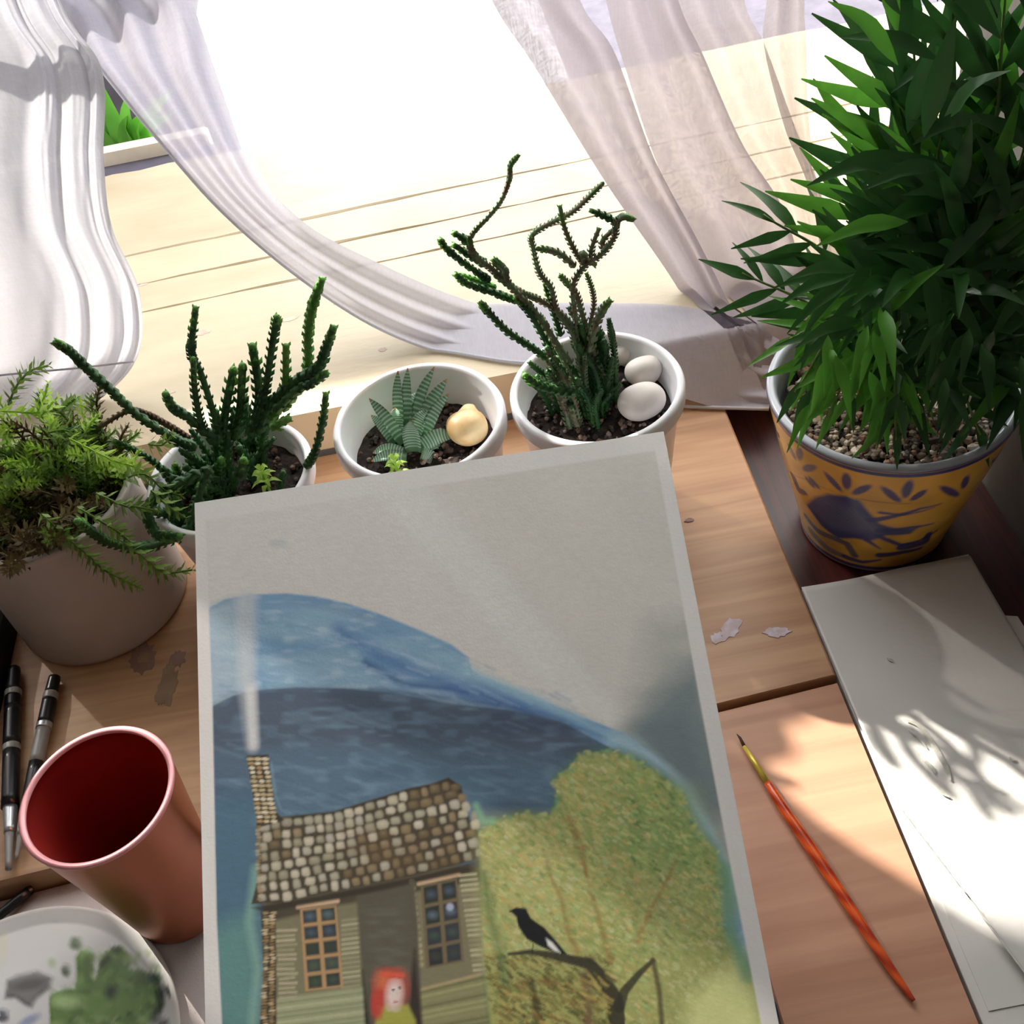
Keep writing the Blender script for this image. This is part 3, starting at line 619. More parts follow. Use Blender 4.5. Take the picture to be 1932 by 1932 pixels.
COLS = IM[yi, xi] * (1 - fx) * (1 - fy_) + IM[yi, xi + 1] * fx * (1 - fy_) + IM[yi + 1, xi] * (1 - fx) * fy_ + IM[yi + 1, xi + 1] * fx * fy_
t = thing('painting', 'watercolour of a stone cottage, tree and black bird, tilted up before the pots', 'painting', tuple(pTL + Wd / 2 * eu + Hd * ev))
o = obj('picture', PV, [f[::-1] for f in grid_faces(NV, NU)], M['art'], t, True, COLS)
bo = [pTL, pTL + Wd * eu, pTL + Wd * eu + Hd * ev, pTL + Hd * ev]; bv = [p - en * 0.0004 for p in bo] + [p - en * 0.0028 for p in bo]
obj('backing_board', bv, [(0, 1, 2, 3), (7, 6, 5, 4), (0, 4, 5, 1), (1, 5, 6, 2), (2, 6, 7, 3), (3, 7, 4, 0)], M['paper'], t, False)

# ------------------------------------------------------------------ pots
def plastic_pot(c, R, Rb, H, n=96):
    x, y = c; th = 0.0016
    prof = [(0.0, 0.0015), (Rb - 0.003, 0.0), (Rb, 0.002), (R - 0.0035, H - 0.012), (R - 0.0030, H - 0.0115), (R - 0.0008, H - 0.011), (R, H - 0.009), (R, H - 0.002), (R - 0.0010, H), (R - 0.0038, H),
            (R - 0.0046, H - 0.0015), (R - 0.0052, H - 0.010), (R - 0.0068, H - 0.0115), (Rb - th * 1.4, 0.010), (0, 0.010)]
    return lathe(prof, (x, y, 0), n)
def soil_disc(c, R, z, sd=0, amp=0.0022, n=42):
    r = np.random.default_rng(sd); nz = vnoise((200, 200), 9, sd) + 0.5 * vnoise((200, 200), 4, sd + 1); V = [(c[0], c[1], z)]; K = 16
    for k in range(1, K + 1):
        for i in range(n):
            a = 2 * math.pi * (i + 0.5 * (k % 2)) / n; rr_ = R * k / K; x, y = rr_ * math.cos(a), rr_ * math.sin(a)
            V.append((c[0] + x, c[1] + y, z + (nz[int(100 + 95 * x / R), int(100 + 95 * y / R)] - 0.75) * amp * 2 * (1 if k < K else 0)))
    Fs = [(0, 1 + i, 1 + (i + 1) % n) for i in range(n)]
    for k in range(K - 1):
        for i in range(n):
            a, b = 1 + k * n + i, 1 + k * n + (i + 1) % n; c1, d1 = a + n, b + n
            Fs.append((a, c1, d1, b))
    return np.array(V), Fs
def crumbs(c, R, z, n, sd, cols, size=(0.0006, 0.002), z1=0.001):
    r = np.random.default_rng(sd); iv, if_ = ico(0); parts = []
    for _ in range(n):
        a = r.uniform(0, 6.283); q = R * math.sqrt(r.uniform(0, 1)) * 0.96; s = r.uniform(*size)
        V = iv * s * r.uniform(0.6, 1.3, 3) * (1 + r.uniform(-0.2, 0.2, (12, 1))) + [c[0] + q * math.cos(a), c[1] + q * math.sin(a), z + r.uniform(0, z1)]
        cc = lin(cols[r.integers(len(cols))]); parts.append((V, if_, np.tile(cc * r.uniform(0.7, 1.2), (12, 1))))
    return join(parts)
def heap(name, VFC, parent): return obj(name, VFC[0], VFC[1], M['gravelm'], parent, False, VFC[2], kind='stuff')
soilcols = [(70, 52, 44), (100, 76, 66), (48, 38, 34), (130, 104, 92), (40, 32, 30)]

def chain_stem(P, r0, parent, m, name='stem', taper=0.85, step=None, wobble=0.0, tipm=None):
    """a watch-chain stem: thin core with four rows of small overlapping leaf scales, fresh green at its growing end"""
    P = np.asarray(P, float); L = np.linalg.norm(np.diff(P, axis=0), axis=1).sum(); step = step or r0 * 0.62
    n = max(int(L / step), 6); Q = catmull(P, n); T, N, B = frames(Q); parts = [tube(Q, r0 * 0.62, 6)]; tip = []
    fresh = max(3, min(int(0.012 / step), n // 3))
    for i in range(n):
        k = r0 * (1 - (1 - taper) * i / n) * (1 if i < n - 3 else 0.75) * random.uniform(0.9, 1.12)
        for s in (0, 2) if i % 2 else (1, 3):
            a = s * math.pi / 2 + 0.3; d = math.cos(a) * N[i] + math.sin(a) * B[i]; e = np.cross(T[i], d); p = Q[i]
            (parts if i < n - fresh else tip).append(([p + e * k * 0.6 - T[i] * k * 0.2, p - e * k * 0.6 - T[i] * k * 0.2, p + d * k * 1.05 + e * k * 0.35 + T[i] * k * 0.45, p + d * k * 1.05 - e * k * 0.35 + T[i] * k * 0.45, p + d * k * 1.12 + T[i] * k * 1.25],
                          [(0, 1, 3, 2), (2, 3, 4), (0, 2, 4), (1, 4, 3)]))
    tip.append((ico(1)[0] * r0 * 0.62 + Q[-1], ico(1)[1]))
    o = obj(name, *join(parts), m, parent, True)
    obj('growing_tip', *join(tip), tipm or (M['stemlite'] if m is not M['stemdry'] else m), o, True); return o

# --- pot with dark green watch-chain succulent (second from the left)
p2c, p2R, p2H = (-0.1456, 0.4476), 0.0455, 0.080
t2 = thing('potted_succulent', 'white plastic pot of dense dark green chain-like succulent stems, left of the striped one', 'plant', (*p2c, 0), None)
obj('pot', *plastic_pot(p2c, p2R, 0.033, p2H), M['plastic'], t2); obj('soil', *soil_disc(p2c, 0.0395, 0.066, 2), M['soil'], t2)
heap('soil_crumbs', crumbs(p2c, 0.038, 0.0665, 260, 5, soilcols), t2)
c1 = lambda x, y: (x * 0.3416, 500 + y * 0.3416)
def path(pts, conv, Y0, Y1=None):
    Y1 = Y0 if Y1 is None else Y1; n = len(pts)
    return [at_y(*conv(*p), Y0 + (Y1 - Y0) * i / (n - 1)) for i, p in enumerate(pts)]
S2 = [([(1080, 1010), (960, 960), (760, 830), (620, 700), (480, 570), (390, 480), (310, 430)], .448, .46, .0030, 'stemdark'),
      ([(1220, 960), (1180, 820), (1110, 600), (1060, 500), (1060, 420), (1080, 240)], .45, .47, .0026, 'stemdark'),
      ([(1130, 930), (1100, 830), (1075, 680), (1068, 520)], .445, .455, .0024, 'stemdark'),
      ([(1230, 950), (1250, 780), (1290, 580)], .452, .465, .0036, 'stemdark'), ([(1290, 960), (1325, 800), (1340, 560)], .452, .462, .0036, 'stemdark'),
      ([(1400, 900), (1430, 700), (1395, 450)], .455, .465, .0036, 'stemdark'), ([(1380, 940), (1450, 760), (1480, 600), (1510, 400), (1530, 290)], .448, .462, .0029, 'stemdark'),
      ([(1500, 850), (1570, 700), (1580, 450)], .45, .458, .0030, 'stemlite'), ([(1560, 800), (1690, 600), (1700, 400), (1720, 250), (1775, 85)], .455, .475, .0032, 'stemlite'),
      ([(1420, 920), (1500, 760), (1640, 640), (1760, 560), (1800, 460), (1840, 350)], .448, .462, .0033, 'stemdark'), ([(1520, 800), (1640, 690), (1720, 650), (1800, 600)], .446, .455, .0030, 'stemdark'),
      ([(1690, 1120), (1740, 1030), (1780, 870), (1800, 715)], .44, .45, .0026, 'stemdark'), ([(1200, 980), (1050, 850), (960, 790), (915, 715)], .445, .45, .0032, 'stemdark'),
      ([(1050, 960), (920, 880), (800, 820), (700, 810), (540, 900)], .46, .47, .0020, 'stemdry'), ([(560, 900), (480, 915), (330, 908)], .47, .475, .0028, 'stemdark'),
      ([(1150, 1120), (1080, 1330), (1020, 1480), (870, 1540), (740, 1560), (600, 1530), (500, 1470), (430, 1415)], .425, .385, .0031, 'stemdark'),
      ([(1100, 1150), (900, 1260), (820, 1340), (830, 1430), (880, 1490), (990, 1500)], .42, .395, .0032, 'stemdark'),
      ([(1320, 1180), (1345, 1080)], .42, .42, .0036, 'stemdark'), ([(1500, 900), (1590, 850)], .44, .44, .0034, 'stemlite')]
for pts, y0, y1, r, m in S2: chain_stem(path(pts, c1, y0, y1), r, t2, M[m], wobble=0)
for k in range(34):
    a = random.uniform(0, 6.283); q = random.uniform(0, 0.030); b = np.array([p2c[0] - 0.006 + q * math.cos(a), p2c[1] + q * math.sin(a), 0.064])
    h = random.uniform(0.015, 0.045); out = np.array([math.cos(a), math.sin(a), 0]) * random.uniform(0.002, 0.018)
    chain_stem([b, b + out * 0.4 + [0, 0, h * 0.6], b + out + [random.uniform(-.006, .006), 0, h]], random.uniform(0.0022, 0.0034), t2, M['stemdark'], tipm=M[random.choice(['stemdark', 'stemdark', 'stemdark', 'stemlite'])])
def sprout(parent, c, z, n, size, m, sd=1):
    r = random.Random(sd); parts = []
    for k in range(n):
        a = k * 2.4; rr_ = size * (0.4 + 0.6 * k / n); b = np.array([c[0], c[1], z + 0.012 * (1 - k / n)])
        parts.append(blade([b, b + [rr_ * 0.5 * math.cos(a), rr_ * 0.5 * math.sin(a), 0.003], b + [rr_ * math.cos(a), rr_ * math.sin(a), 0.001]], size * 0.16, (0, 0, 1), 6))
    parts.append(tube([(c[0], c[1], z - 0.012), (c[0], c[1], z + 0.012)], 0.0008, 5))
    obj('sprout', *join(parts), m, parent)
c_ = at_z(503, 912, 0.080); sprout(t2, c_, 0.078, 16, 0.010, M['sedb'])

# --- striped succulent (third)
p3c, p3R, p3H = (-0.039, 0.445), 0.0462, 0.095
t3 = thing('potted_succulent', 'white plastic pot with a small white-striped rosette succulent and one cream pebble', 'plant', (*p3c, 0))
obj('pot', *plastic_pot(p3c, p3R, 0.034, p3H), M['plastic'], t3); obj('soil', *soil_disc(p3c, 0.0395, 0.072, 3), M['soil'], t3)
heap('soil_crumbs', crumbs(p3c, 0.038, 0.0725, 320, 6, soilcols), t3)
def striped_leaf(b, tip, wd, parent, sd=0, arch=0.004, pale=0.0):
    n = 44; P = catmull([b, (b + tip) / 2 + np.array([0, -0.001, arch]), tip], n); T, _, _ = frames(P); V = []; C = []; up = np.array([0.0, -0.55, 0.83])
    g = lin((62, 108, 60)) * (1 + pale); wv = lin((196, 220, 206)); tipc = lin((190, 130, 90))
    for i, tt in enumerate(np.linspace(0, 1, n)):
        s = np.cross(T[i], up); s /= np.linalg.norm(s); nn = np.cross(s, T[i]); h = wd * 0.85 * (0.75 + 0.6 * tt) * (1 - tt ** 2.2) + 0.0002
        for u, dn in ((-1, 0.35), (-0.5, 0.05), (0, 0), (0.5, 0.05), (1, 0.35), (0.6, -0.45), (0, -0.75), (-0.6, -0.45)):
            V.append(P[i] + s * h * u + nn * h * dn)
            band = (i % 3 == 0) and 3 < i < n - 3
            top = dn >= 0 and abs(u) < 0.9
            k = (0.95 if not top else 0.8) if band else 0.12
            cc = g * (1 - k) + wv * k
            if i > n - 4: cc = tipc
            C.append(cc)
    Fs = [(k * 8 + i, k * 8 + (i + 1) % 8, (k + 1) * 8 + (i + 1) % 8, (k + 1) * 8 + i) for k in range(n - 1) for i in range(8)]
    obj('leaf', V, Fs, M['haw'], parent, True, np.array(C))
cz = lambda x, y: (640 + x * 0.176, 660 + y * 0.176)
HB = at_z(*cz(760, 1060), 0.073)
for (b, tp, dy, wd) in [((690, 1000), (320, 520), 0.012, .0042), ((650, 850), (630, 225), 0.020, .0036), ((740, 830), (735, 195), 0.022, .0036), ((780, 840), (1020, 180), 0.022, .0038), ((860, 900), (1155, 310), 0.016, .0050),
                        ((900, 960), (1175, 470), 0.010, .0044), ((700, 780), (880, 440), 0.016, .0040), ((800, 1090), (765, 760), -0.006, .0060), ((860, 1060), (1260, 905), 0.000, .0058), ((600, 1000), (340, 700), 0.004, .0038), ((720, 1120), (360, 1105), -0.006, .0042),
                        ((720, 1160), (345, 1195), -0.008, .0040), ((880, 1120), (1090, 1260), -0.010, .0048), ((950, 1040), (1160, 1060), -0.002, .0040), ((800, 960), (960, 640), 0.008, .0050), ((640, 960), (600, 620), 0.01, .0048)]:
    B0 = at_y(*cz(*b), HB[1] + dy * 0.25); B0 = at_z(*cz(*b), 0.075)
    striped_leaf(B0, at_y(*cz(*tp), B0[1] + dy * 0.45 + 0.004), wd, t3)
c_ = at_z(*cz(620, 1290), 0.078); sprout(t3, c_, 0.074, 14, 0.009, M['sedb'], 4)
def stone(name, px, py, z, rx, ry, rz, rot, m, label, sd=0, nub=None, group=None):
    r = np.random.default_rng(sd); V, Fs = ico(3); k = 1 + 0.06 * np.sin(V[:, 0] * 2.3 + sd) * np.cos(V[:, 1] * 2 + sd) ; V = np.sign(V) * np.abs(V) ** 0.92 * k[:, None] * [rx, ry, rz]
    if nub is not None:
        for nd, amt in nub:
            nd = np.array(nd) / np.linalg.norm(nd); dd = np.clip(((V / np.linalg.norm(V, axis=1)[:, None]) @ nd - 0.86) / 0.1, 0, 1); dd = dd * dd * (3 - 2 * dd); V = V + nd * (dd * amt)[:, None]
    c, s = math.cos(rot), math.sin(rot); V = V @ np.array([[c, s, 0], [-s, c, 0], [0, 0, 1]]); p = at_z(px, py, z)
    o = obj(name, V + p, Fs, m); tag(o, label, 'pebble', group); return o
stone('pebble', 881, 806, 0.0815, 0.0112, 0.0108, 0.0085, 0.2, M['shell'], 'rounded cream pebble with a small nub, in the sunlit corner of the striped succulent pot', 1, nub=[((0.35, 0.8, 0.25), 0.0035)])

# --- tall tangled chain succulent (fourth)
p4c, p4R, p4H = (0.0562, 0.4435), 0.0462, 0.095
t4 = thing('potted_succulent', 'white plastic pot of tall tangled thin grey-green succulent stems, beside the yellow pot', 'plant', (*p4c, 0))
obj('pot', *plastic_pot(p4c, p4R, 0.034, p4H), M['plastic'], t4); obj('soil', *soil_disc(p4c, 0.0400, 0.077, 8), M['soil'], t4)
heap('soil_crumbs', crumbs(p4c, 0.038, 0.0775, 320, 9, soilcols + [(150, 128, 122)]), t4)
c2 = lambda x, y: (600 + x * 0.3727, 260 + y * 0.3727)
S4 = [([(1290, 1230), (1150, 950), (1020, 800), (900, 680), (790, 590), (762, 515)], .440, .462, .0024, 'stemold'), ([(765, 512), (800, 460), (860, 400), (930, 310), (968, 210), (975, 140), (1012, 92)], .462, .475, .0019, 'stemold'),
      ([(1260, 1210), (1180, 1130), (1080, 1060), (960, 980), (870, 890), (825, 838)], .435, .445, .0027, 'stemdark'), ([(870, 725), (820, 690), (720, 620), (650, 560), (620, 520)], .455, .462, .0025, 'stemdark'),
      ([(1060, 830), (980, 815), (880, 780), (760, 740), (700, 695)], .450, .455, .0027, 'stemdark'), ([(900, 760), (800, 720), (700, 690)], .457, .462, .0022, 'stemlite'), ([(765, 530), (730, 505), (692, 485)], .462, .464, .0028, 'stemdark'),
      ([(850, 640), (780, 600), (690, 545)], .46, .462, .0028, 'stemdark'), ([(1340, 1200), (1290, 1000), (1210, 880), (1180, 760), (1120, 680), (1090, 560), (1085, 490), (1180, 430), (1280, 380), (1360, 310), (1440, 232)], .440, .470, .0021, 'stemold'),
      ([(1350, 640), (1300, 570), (1250, 460), (1225, 350)], .452, .460, .0020, 'stemold'), ([(1330, 1180), (1310, 950), (1290, 760), (1345, 655), (1440, 585), (1500, 500), (1512, 430), (1545, 400), (1595, 412)], .442, .462, .0022, 'stemold'),
      ([(1515, 430), (1450, 395), (1385, 370)], .458, .462, .0024, 'stemdark'), ([(1300, 650), (1230, 590), (1170, 568), (1115, 562)], .452, .455, .0024, 'stemold'), ([(1360, 1000), (1395, 860), (1388, 770), (1360, 690)], .445, .452, .0018, 'stemold'),
      ([(1370, 1080), (1410, 940), (1440, 870), (1475, 828)], .440, .446, .0028, 'stemold'), ([(1280, 1140), (1110, 900), (970, 740), (940, 670), (890, 618)], .442, .455, .0025, 'stemold'), ([(1300, 1290), (1200, 1275), (1110, 1245), (1050, 1205)], .425, .420, .0034, 'stemdark'),
      ([(1330, 1000), (1240, 900), (1120, 820), (1030, 780), (900, 700)], .445, .452, .0023, 'stemold'), ([(1380, 620), (1385, 560), (1420, 465)], .452, .456, .0022, 'stemold'), ([(1400, 1100), (1340, 900), (1300, 780), (1230, 700)], .446, .455, .0024, 'stemold'),
      ([(1450, 560), (1440, 520), (1490, 470)], .456, .458, .0024, 'stemold'), ([(1340, 580), (1350, 610), (1400, 640)], .45, .452, .0026, 'stemold'), ([(1230, 1000), (1190, 870), (1150, 740)], .445, .452, .0024, 'stemdark'), ([(1180, 1080), (1080, 900), (1000, 810)], .438, .448, .0024, 'stemdark')]
for pts, y0, y1, r, m in S4: chain_stem(path(pts, c2, y0, y1), r * 0.84, t4, M[m])
for k in range(40):
    a = random.uniform(0, 6.283); q = random.uniform(0, 0.020); b = np.array([p4c[0] - 0.006 + q * math.cos(a), p4c[1] + 0.002 + q * math.sin(a) * 0.8, 0.075])
    h = random.uniform(0.015, 0.062); out = np.array([math.cos(a), math.sin(a) * 0.5, 0]) * random.uniform(0.002, 0.014) + [-h * 0.12, 0, 0]
    chain_stem([b, b + out * 0.4 + [0, 0, h * 0.6], b + out + [random.uniform(-.008, .006), 0, h]], random.uniform(0.0017, 0.0026), t4, M[random.choice(['stemdark', 'stemdark', 'stemold'])], tipm=M['stemdark'])
stone('pebble', 1209, 758, 0.0855, 0.0130, 0.0108, 0.0085, 0.25, M['pebble'], 'largest smooth white pebble, nearest the front rim of the tangled succulent pot', 3)
stone('pebble', 1214, 699, 0.0855, 0.0102, 0.0080, 0.0078, 0.1, M['pebble'], 'smooth white oval pebble just behind the largest one in the tangled succulent pot', 5)
stone('pebble', 1170, 668, 0.083, 0.0080, 0.0060, 0.006, 0.4, M['pebble'], 'small pale pebble half hidden by the stems at the back of the tangled succulent pot', 6)

# --- big ribbed white ceramic pot with trailing sedum (left edge)
bc, bR, bH = (-0.2455, 0.450), 0.0506, 0.091
tb = thing('potted_sedum', 'large off-white ribbed ceramic pot with trailing bright green sedum, at the left edge', 'plant', (*bc, 0))
prof = [(0, 0), (bR - 0.004, 0), (bR - 0.001, 0.002)]
for k in range(80):
    z = 0.004 + (bH - 0.009) * k / 79; prof.append((bR - 0.0012 + 0.00022 * (k % 2), z))
prof += [(bR, bH - 0.003), (bR, bH - 0.0005), (bR - 0.0008, bH), (bR - 0.0028, bH), (bR - 0.0036, bH - 0.0006), (bR - 0.004, bH - 0.012), (bR - 0.0045, 0.02), (0, 0.02)]
obj('pot', *lathe(prof, (*bc, 0), 120), M['ceramic'], tb)
obj('soil', *soil_disc(bc, bR - 0.0042, 0.078, 11), M['soil'], tb)
heap('soil_gravel', crumbs(bc, 0.044, 0.0785, 420, 12, [(150, 136, 124), (100, 84, 72), (70, 56, 48), (180, 166, 152)], (0.001, 0.0026)), tb)
def sedum_stem(P, m, ll=0.0075, parent=None, gap=0.0026, st=0.0006, name='stem'):
    P = np.asarray(P, float); L = np.linalg.norm(np.diff(P, axis=0), axis=1).sum(); n = max(int(L / gap), 5); Q = catmull(P, n); T, N, B = frames(Q); parts = [tube(Q, st, 4)]
    for i in range(n):
        k = ll * (0.75 + 0.35 * math.sin(math.pi * min(1, i / n + 0.15))) * (0.6 if i > n - 3 else 1)
        for s in range(4):
            a = s * math.pi / 2 + i * 0.8; d = math.cos(a) * N[i] + math.sin(a) * B[i]; e = np.cross(T[i], d); p = Q[i]; f = d * 0.85 + T[i] * 0.5
            parts.append(([p, p + f * k * 0.5 + e * k * 0.15 + d * 0, p + f * k, p + f * k * 0.5 - e * k * 0.15], [(0, 1, 2), (0, 2, 3)]))
    return obj(name, *join(parts), m, parent, False)
cb = lambda x, y: (x * 0.2587, 620 + y * 0.2587)
for pts, y0, y1, m in [([(300, 1350), (480, 1520), (640, 1650), (760, 1760), (900, 1830), (1020, 1890)], .41, .385, 'sed'), ([(560, 1300), (760, 1420), (860, 1480), (960, 1560)], .40, .385, 'sed'), ([(700, 1200), (900, 1290), (1000, 1300), (1150, 1330)], .405, .40, 'sed'),
                       ([(900, 1560), (1060, 1680), (1200, 1780), (1400, 1760)], .385, .38, 'sed'), ([(500, 800), (620, 860), (740, 920), (840, 960)], .45, .44, 'sedb'), ([(700, 900), (820, 960), (960, 1000), (1080, 1050)], .43, .43, 'sedb'),
                       ([(-60, 600), (100, 605), (220, 615), (340, 610)], .46, .46, 'sedb'), ([(260, 640), (300, 560), (330, 480), (350, 400)], .46, .47, 'sedb'), ([(300, 640), (360, 570), (420, 500)], .455, .46, 'sedb'), ([(60, 560), (120, 420), (220, 310), (350, 270)], .48, .50, 'sed'),
                       ([(350, 760), (480, 740), (560, 800)], .46, .46, 'sed'), ([(900, 1100), (1050, 1060), (1200, 1180), (1320, 1220)], .42, .41, 'sed'), ([(1100, 1180), (1220, 1290), (1350, 1380)], .405, .40, 'sed'), ([(1080, 840), (1180, 850), (1260, 780)], .43, .43, 'sed')]:
    sedum_stem(path(pts, cb, y0, y1), M[m], 0.0080, tb)
for k in range(125):
    a = random.uniform(0, 6.283); q = bR * 0.85 * math.sqrt(random.random()); b = np.array([bc[0] + q * math.cos(a), bc[1] + q * math.sin(a), 0.078])
    h = random.uniform(0.006, 0.034); d = random.uniform(0, 6.283); L = random.uniform(0.010, 0.030)
    tip = b + [L * math.cos(d), L * math.sin(d), h + (0.010 if b[1] > bc[1] else -0.002)]
    rr_ = math.hypot(tip[0] - bc[0], tip[1] - bc[1])
    if tip[2] < 0.096 and rr_ > bR - 0.006: tip[2] = 0.098 + random.uniform(0, 0.008)
    back = b[1] > bc[1] - 0.006; m = random.choice(['sed', 'sed', 'sedb', 'sedb', 'sedold']) if back else random.choice(['sedold', 'sedold', 'sed', 'sedold'])  # back stems brighter: their sunlit look is put into the colour
    sedum_stem([b, (b + tip) / 2 + [0, 0, h * 0.35], tip], M[m], random.uniform(0.005, 0.0078), tb)

# ------------------------------------------------------------------ yellow majolica pot with a parlour palm
yc, yR, yRb, yH = (0.2045, 0.4135), 0.0628, 0.0405, 0.105
ty = thing('potted_palm', 'yellow ceramic pot painted with a blue bird and leaves, holding a bushy green palm', 'plant', (*yc, TZ))
yprof = [(0, 0.0), (yRb - 0.002, 0.0), (yRb, 0.002)]
NP = 110
def yrad(s): return yRb + (yR - yRb) * (0.80 * s + 0.20 * math.sin(s * math.pi / 2) ** 1.5)
for k in range(NP + 1): yprof.append((yrad(k / NP), 0.003 + (yH - 0.006) * k / NP))
yprof += [(yR + 0.0006, yH - 0.002), (yR, yH), (yR - 0.0025, yH + 0.0006), (yR - 0.0045, yH - 0.001), (yR - 0.0055, yH - 0.012), (yR - 0.010, 0.06), (0, 0.06)]
NA = 420
V, Fs = lathe(yprof, (*yc, TZ), NA)
pj = project(V); k0, k1 = 3, 3 + NP
GP = pj.reshape(len(yprof), NA, 2)[k0:k1 + 1]; ang = np.arange(NA) * 2 * math.pi / NA
viewdir = math.atan2(-yc[1], -yc[0]); facing = np.cos(ang - viewdir) > 0.05
def to_av(p):
    d = np.hypot(GP[..., 0] - p[0], GP[..., 1] - p[1]); d[:, ~facing] = 1e9; k, i = np.unravel_index(np.argmin(d), d.shape)
    a = (ang[i] - viewdir + math.pi) % (2 * math.pi) - math.pi; return (a * 200, (1 - k / NP) * 440)     # canvas: 200 px per radian, 440 px tall
cy = Canvas(-640, 0, 1280, 441, (196, 150, 66), 1.4); NB = (48, 54, 104)
cp = lambda x, y: to_av((1332 + x * 0.3106, 600 + y * 0.3106))
yn = vnoise((441, 1280), 40, 77); cy.im *= (0.86 + 0.28 * yn)[..., None]
def stroke(pts, w0, w1=None, col=NB, alpha=0.92, soft=3):
    P = [cp(*p) for p in pts]; cy.line(P, w0, col, alpha, soft, w1)
cy.poly([(-640, 0), (640, 0), (640, 14), (-640, 14)], NB, 2)
def leafmark(a, b, wd=17):
    m_ = ((a[0] + b[0]) / 2, (a[1] + b[1]) / 2); L = math.hypot(b[0] - a[0], b[1] - a[1]); cy.blob(*m_, L / 2, wd / 2, NB, rot=math.atan2(b[1] - a[1], b[0] - a[0]), alpha=0.92, soft=0.2)
for (a, b) in [((590, 925), (665, 900)), ((560, 860), (575, 790)), ((500, 760), (545, 860)), ((620, 960), (690, 1040)), ((720, 935), (825, 1055)), ((860, 940), (850, 1040)), ((995, 1010), (890, 1070)), ((1065, 1020), (1180, 1120)), ((1240, 985), (1205, 1095)),
               ((1330, 1040), (1240, 1110)), ((1420, 1020), (1530, 1080)), ((1580, 960), (1565, 1040)), ((1750, 880), (1780, 925)), ((405, 665), (430, 720)), ((660, 1030), (600, 960))]:
    leafmark(cp(*a), cp(*b))
# the same sprigs go on round the unseen back
for k in range(9):
    a0 = 230 + k * 80
    for s in (-1, 1):
        if abs(a0 * s) > 630: continue
        for dx in (-22, 0, 22): leafmark((a0 * s, 90), (a0 * s + dx, 50 + abs(dx) * 0.6), 13)
stroke([(500, 870), (620, 980), (760, 1045), (850, 1085), (960, 1105), (1100, 1120), (1250, 1125)], 2.5, 2.5, (80, 60, 40), 0.6, 1.5)
# bird: body, wing, tail feathers
cy.poly([cp(*p) for p in [(610, 1130), (660, 1085), (740, 1065), (850, 1080), (930, 1110), (1000, 1190), (1060, 1250), (1180, 1280), (1290, 1270), (1240, 1310), (1100, 1320), (1000, 1350), (900, 1340), (800, 1340), (700, 1260), (640, 1180)]], (58, 64, 108), 5)
cy.poly([cp(*p) for p in [(640, 1150), (700, 1100), (830, 1120), (960, 1210), (1020, 1280), (900, 1310), (760, 1270)]], (88, 92, 124), 12, 0.8)
for k in range(16):
    s = k / 15; stroke([(700 + 180 * s, 1110 + 40 * s), (860 + 160 * s, 1230 + 70 * s)], 2.2, 2, (104, 106, 126) if k % 2 else (34, 38, 76), 0.5, 1.5)
stroke([(1000, 1230), (1150, 1200), (1300, 1160), (1420, 1130)], 20, 5); stroke([(1060, 1180), (1200, 1195), (1380, 1150)], 12, 4); stroke([(1050, 1290), (1250, 1270), (1380, 1250)], 20, 5); stroke([(1040, 1320), (1180, 1380), (1300, 1350), (1400, 1290)], 16, 8); stroke([(1200, 1390), (1330, 1360), (1350, 1310)], 34, 18); stroke([(980, 1350), (1060, 1400)], 16, 4)
stroke([(530, 960), (560, 1040), (600, 1060)], 26, 16, (50, 46, 80)); stroke([(610, 1210), (680, 1290), (760, 1330), (850, 1370), (900, 1440)], 26, 20, (74, 76, 84)); stroke([(640, 1300), (740, 1400), (820, 1440)], 34, 22, (84, 84, 84), 0.8); stroke([(850, 1450), (950, 1480), (1060, 1470)], 22, 8); stroke([(1060, 1440), (1200, 1420), (1300, 1400)], 24, 12)
cy.poly([(-640, 425), (640, 425), (640, 441), (-640, 441)], NB, 3)
CI = np.zeros((len(V), 3)); CI[:] = lin((190, 196, 206)) * 0.95
for k in range(len(yprof)):
    s = slice(k * NA, (k + 1) * NA)
    if k <= k1:
        vrow = int(np.clip((1 - max(k - k0, 0) / NP) * 440, 0, 440)); aa = ((ang - viewdir + math.pi) % (2 * math.pi) - math.pi) * 200 + 640
        CI[s] = cy.im[vrow, np.clip(aa.astype(int), 0, 1279)]
    elif k <= k1 + 1: CI[s] = lin((60, 66, 110))
obj('pot', V, Fs, M['glaze'], ty, True, CI)
obj('soil', *soil_disc(yc, yR - 0.008, TZ + yH - 0.018, 21), M['soil'], ty)
heap('gravel', crumbs(yc, yR - 0.0085, TZ + yH - 0.018, 1500, 22, [(178, 160, 136), (140, 122, 104), (106, 90, 76), (200, 186, 166), (150, 112, 88), (84, 74, 66)], (0.0011, 0.0030), 0.003), ty)
# leaflet meshes shared between the fronds
def leaflet_mesh(name, curve, wd, m):
    n = 9; tt = np.linspace(0, 1, n); P = np.c_[np.zeros(n), tt, -curve * tt ** 2]; V, Fs = [], grid_faces(n, 3)
    for i, s in enumerate(tt):
        k = (s / 0.35) ** 0.6 if s < 0.35 else ((1 - s) / 0.65) ** 0.75
        h = wd * max(k, 0.08); V += [P[i] + [-h, 0, h * 0.3], P[i], P[i] + [h, 0, h * 0.3]]
    me = bpy.data.meshes.new(name); me.from_pydata([tuple(v) for v in V], [], Fs); me.materials.append(m); me.polygons.foreach_set('use_smooth', [True] * len(me.polygons)); return me
LM = [leaflet_mesh('leaflet', c, wd, M[m]) for c, wd, m in ((0.10, 0.100, 'palm'), (0.25, 0.090, 'palm'), (0.4, 0.105, 'palm'), (0.05, 0.085, 'palm2'), (0.2, 0.100, 'palm2'))]
GZ = TZ + yH - 0.016
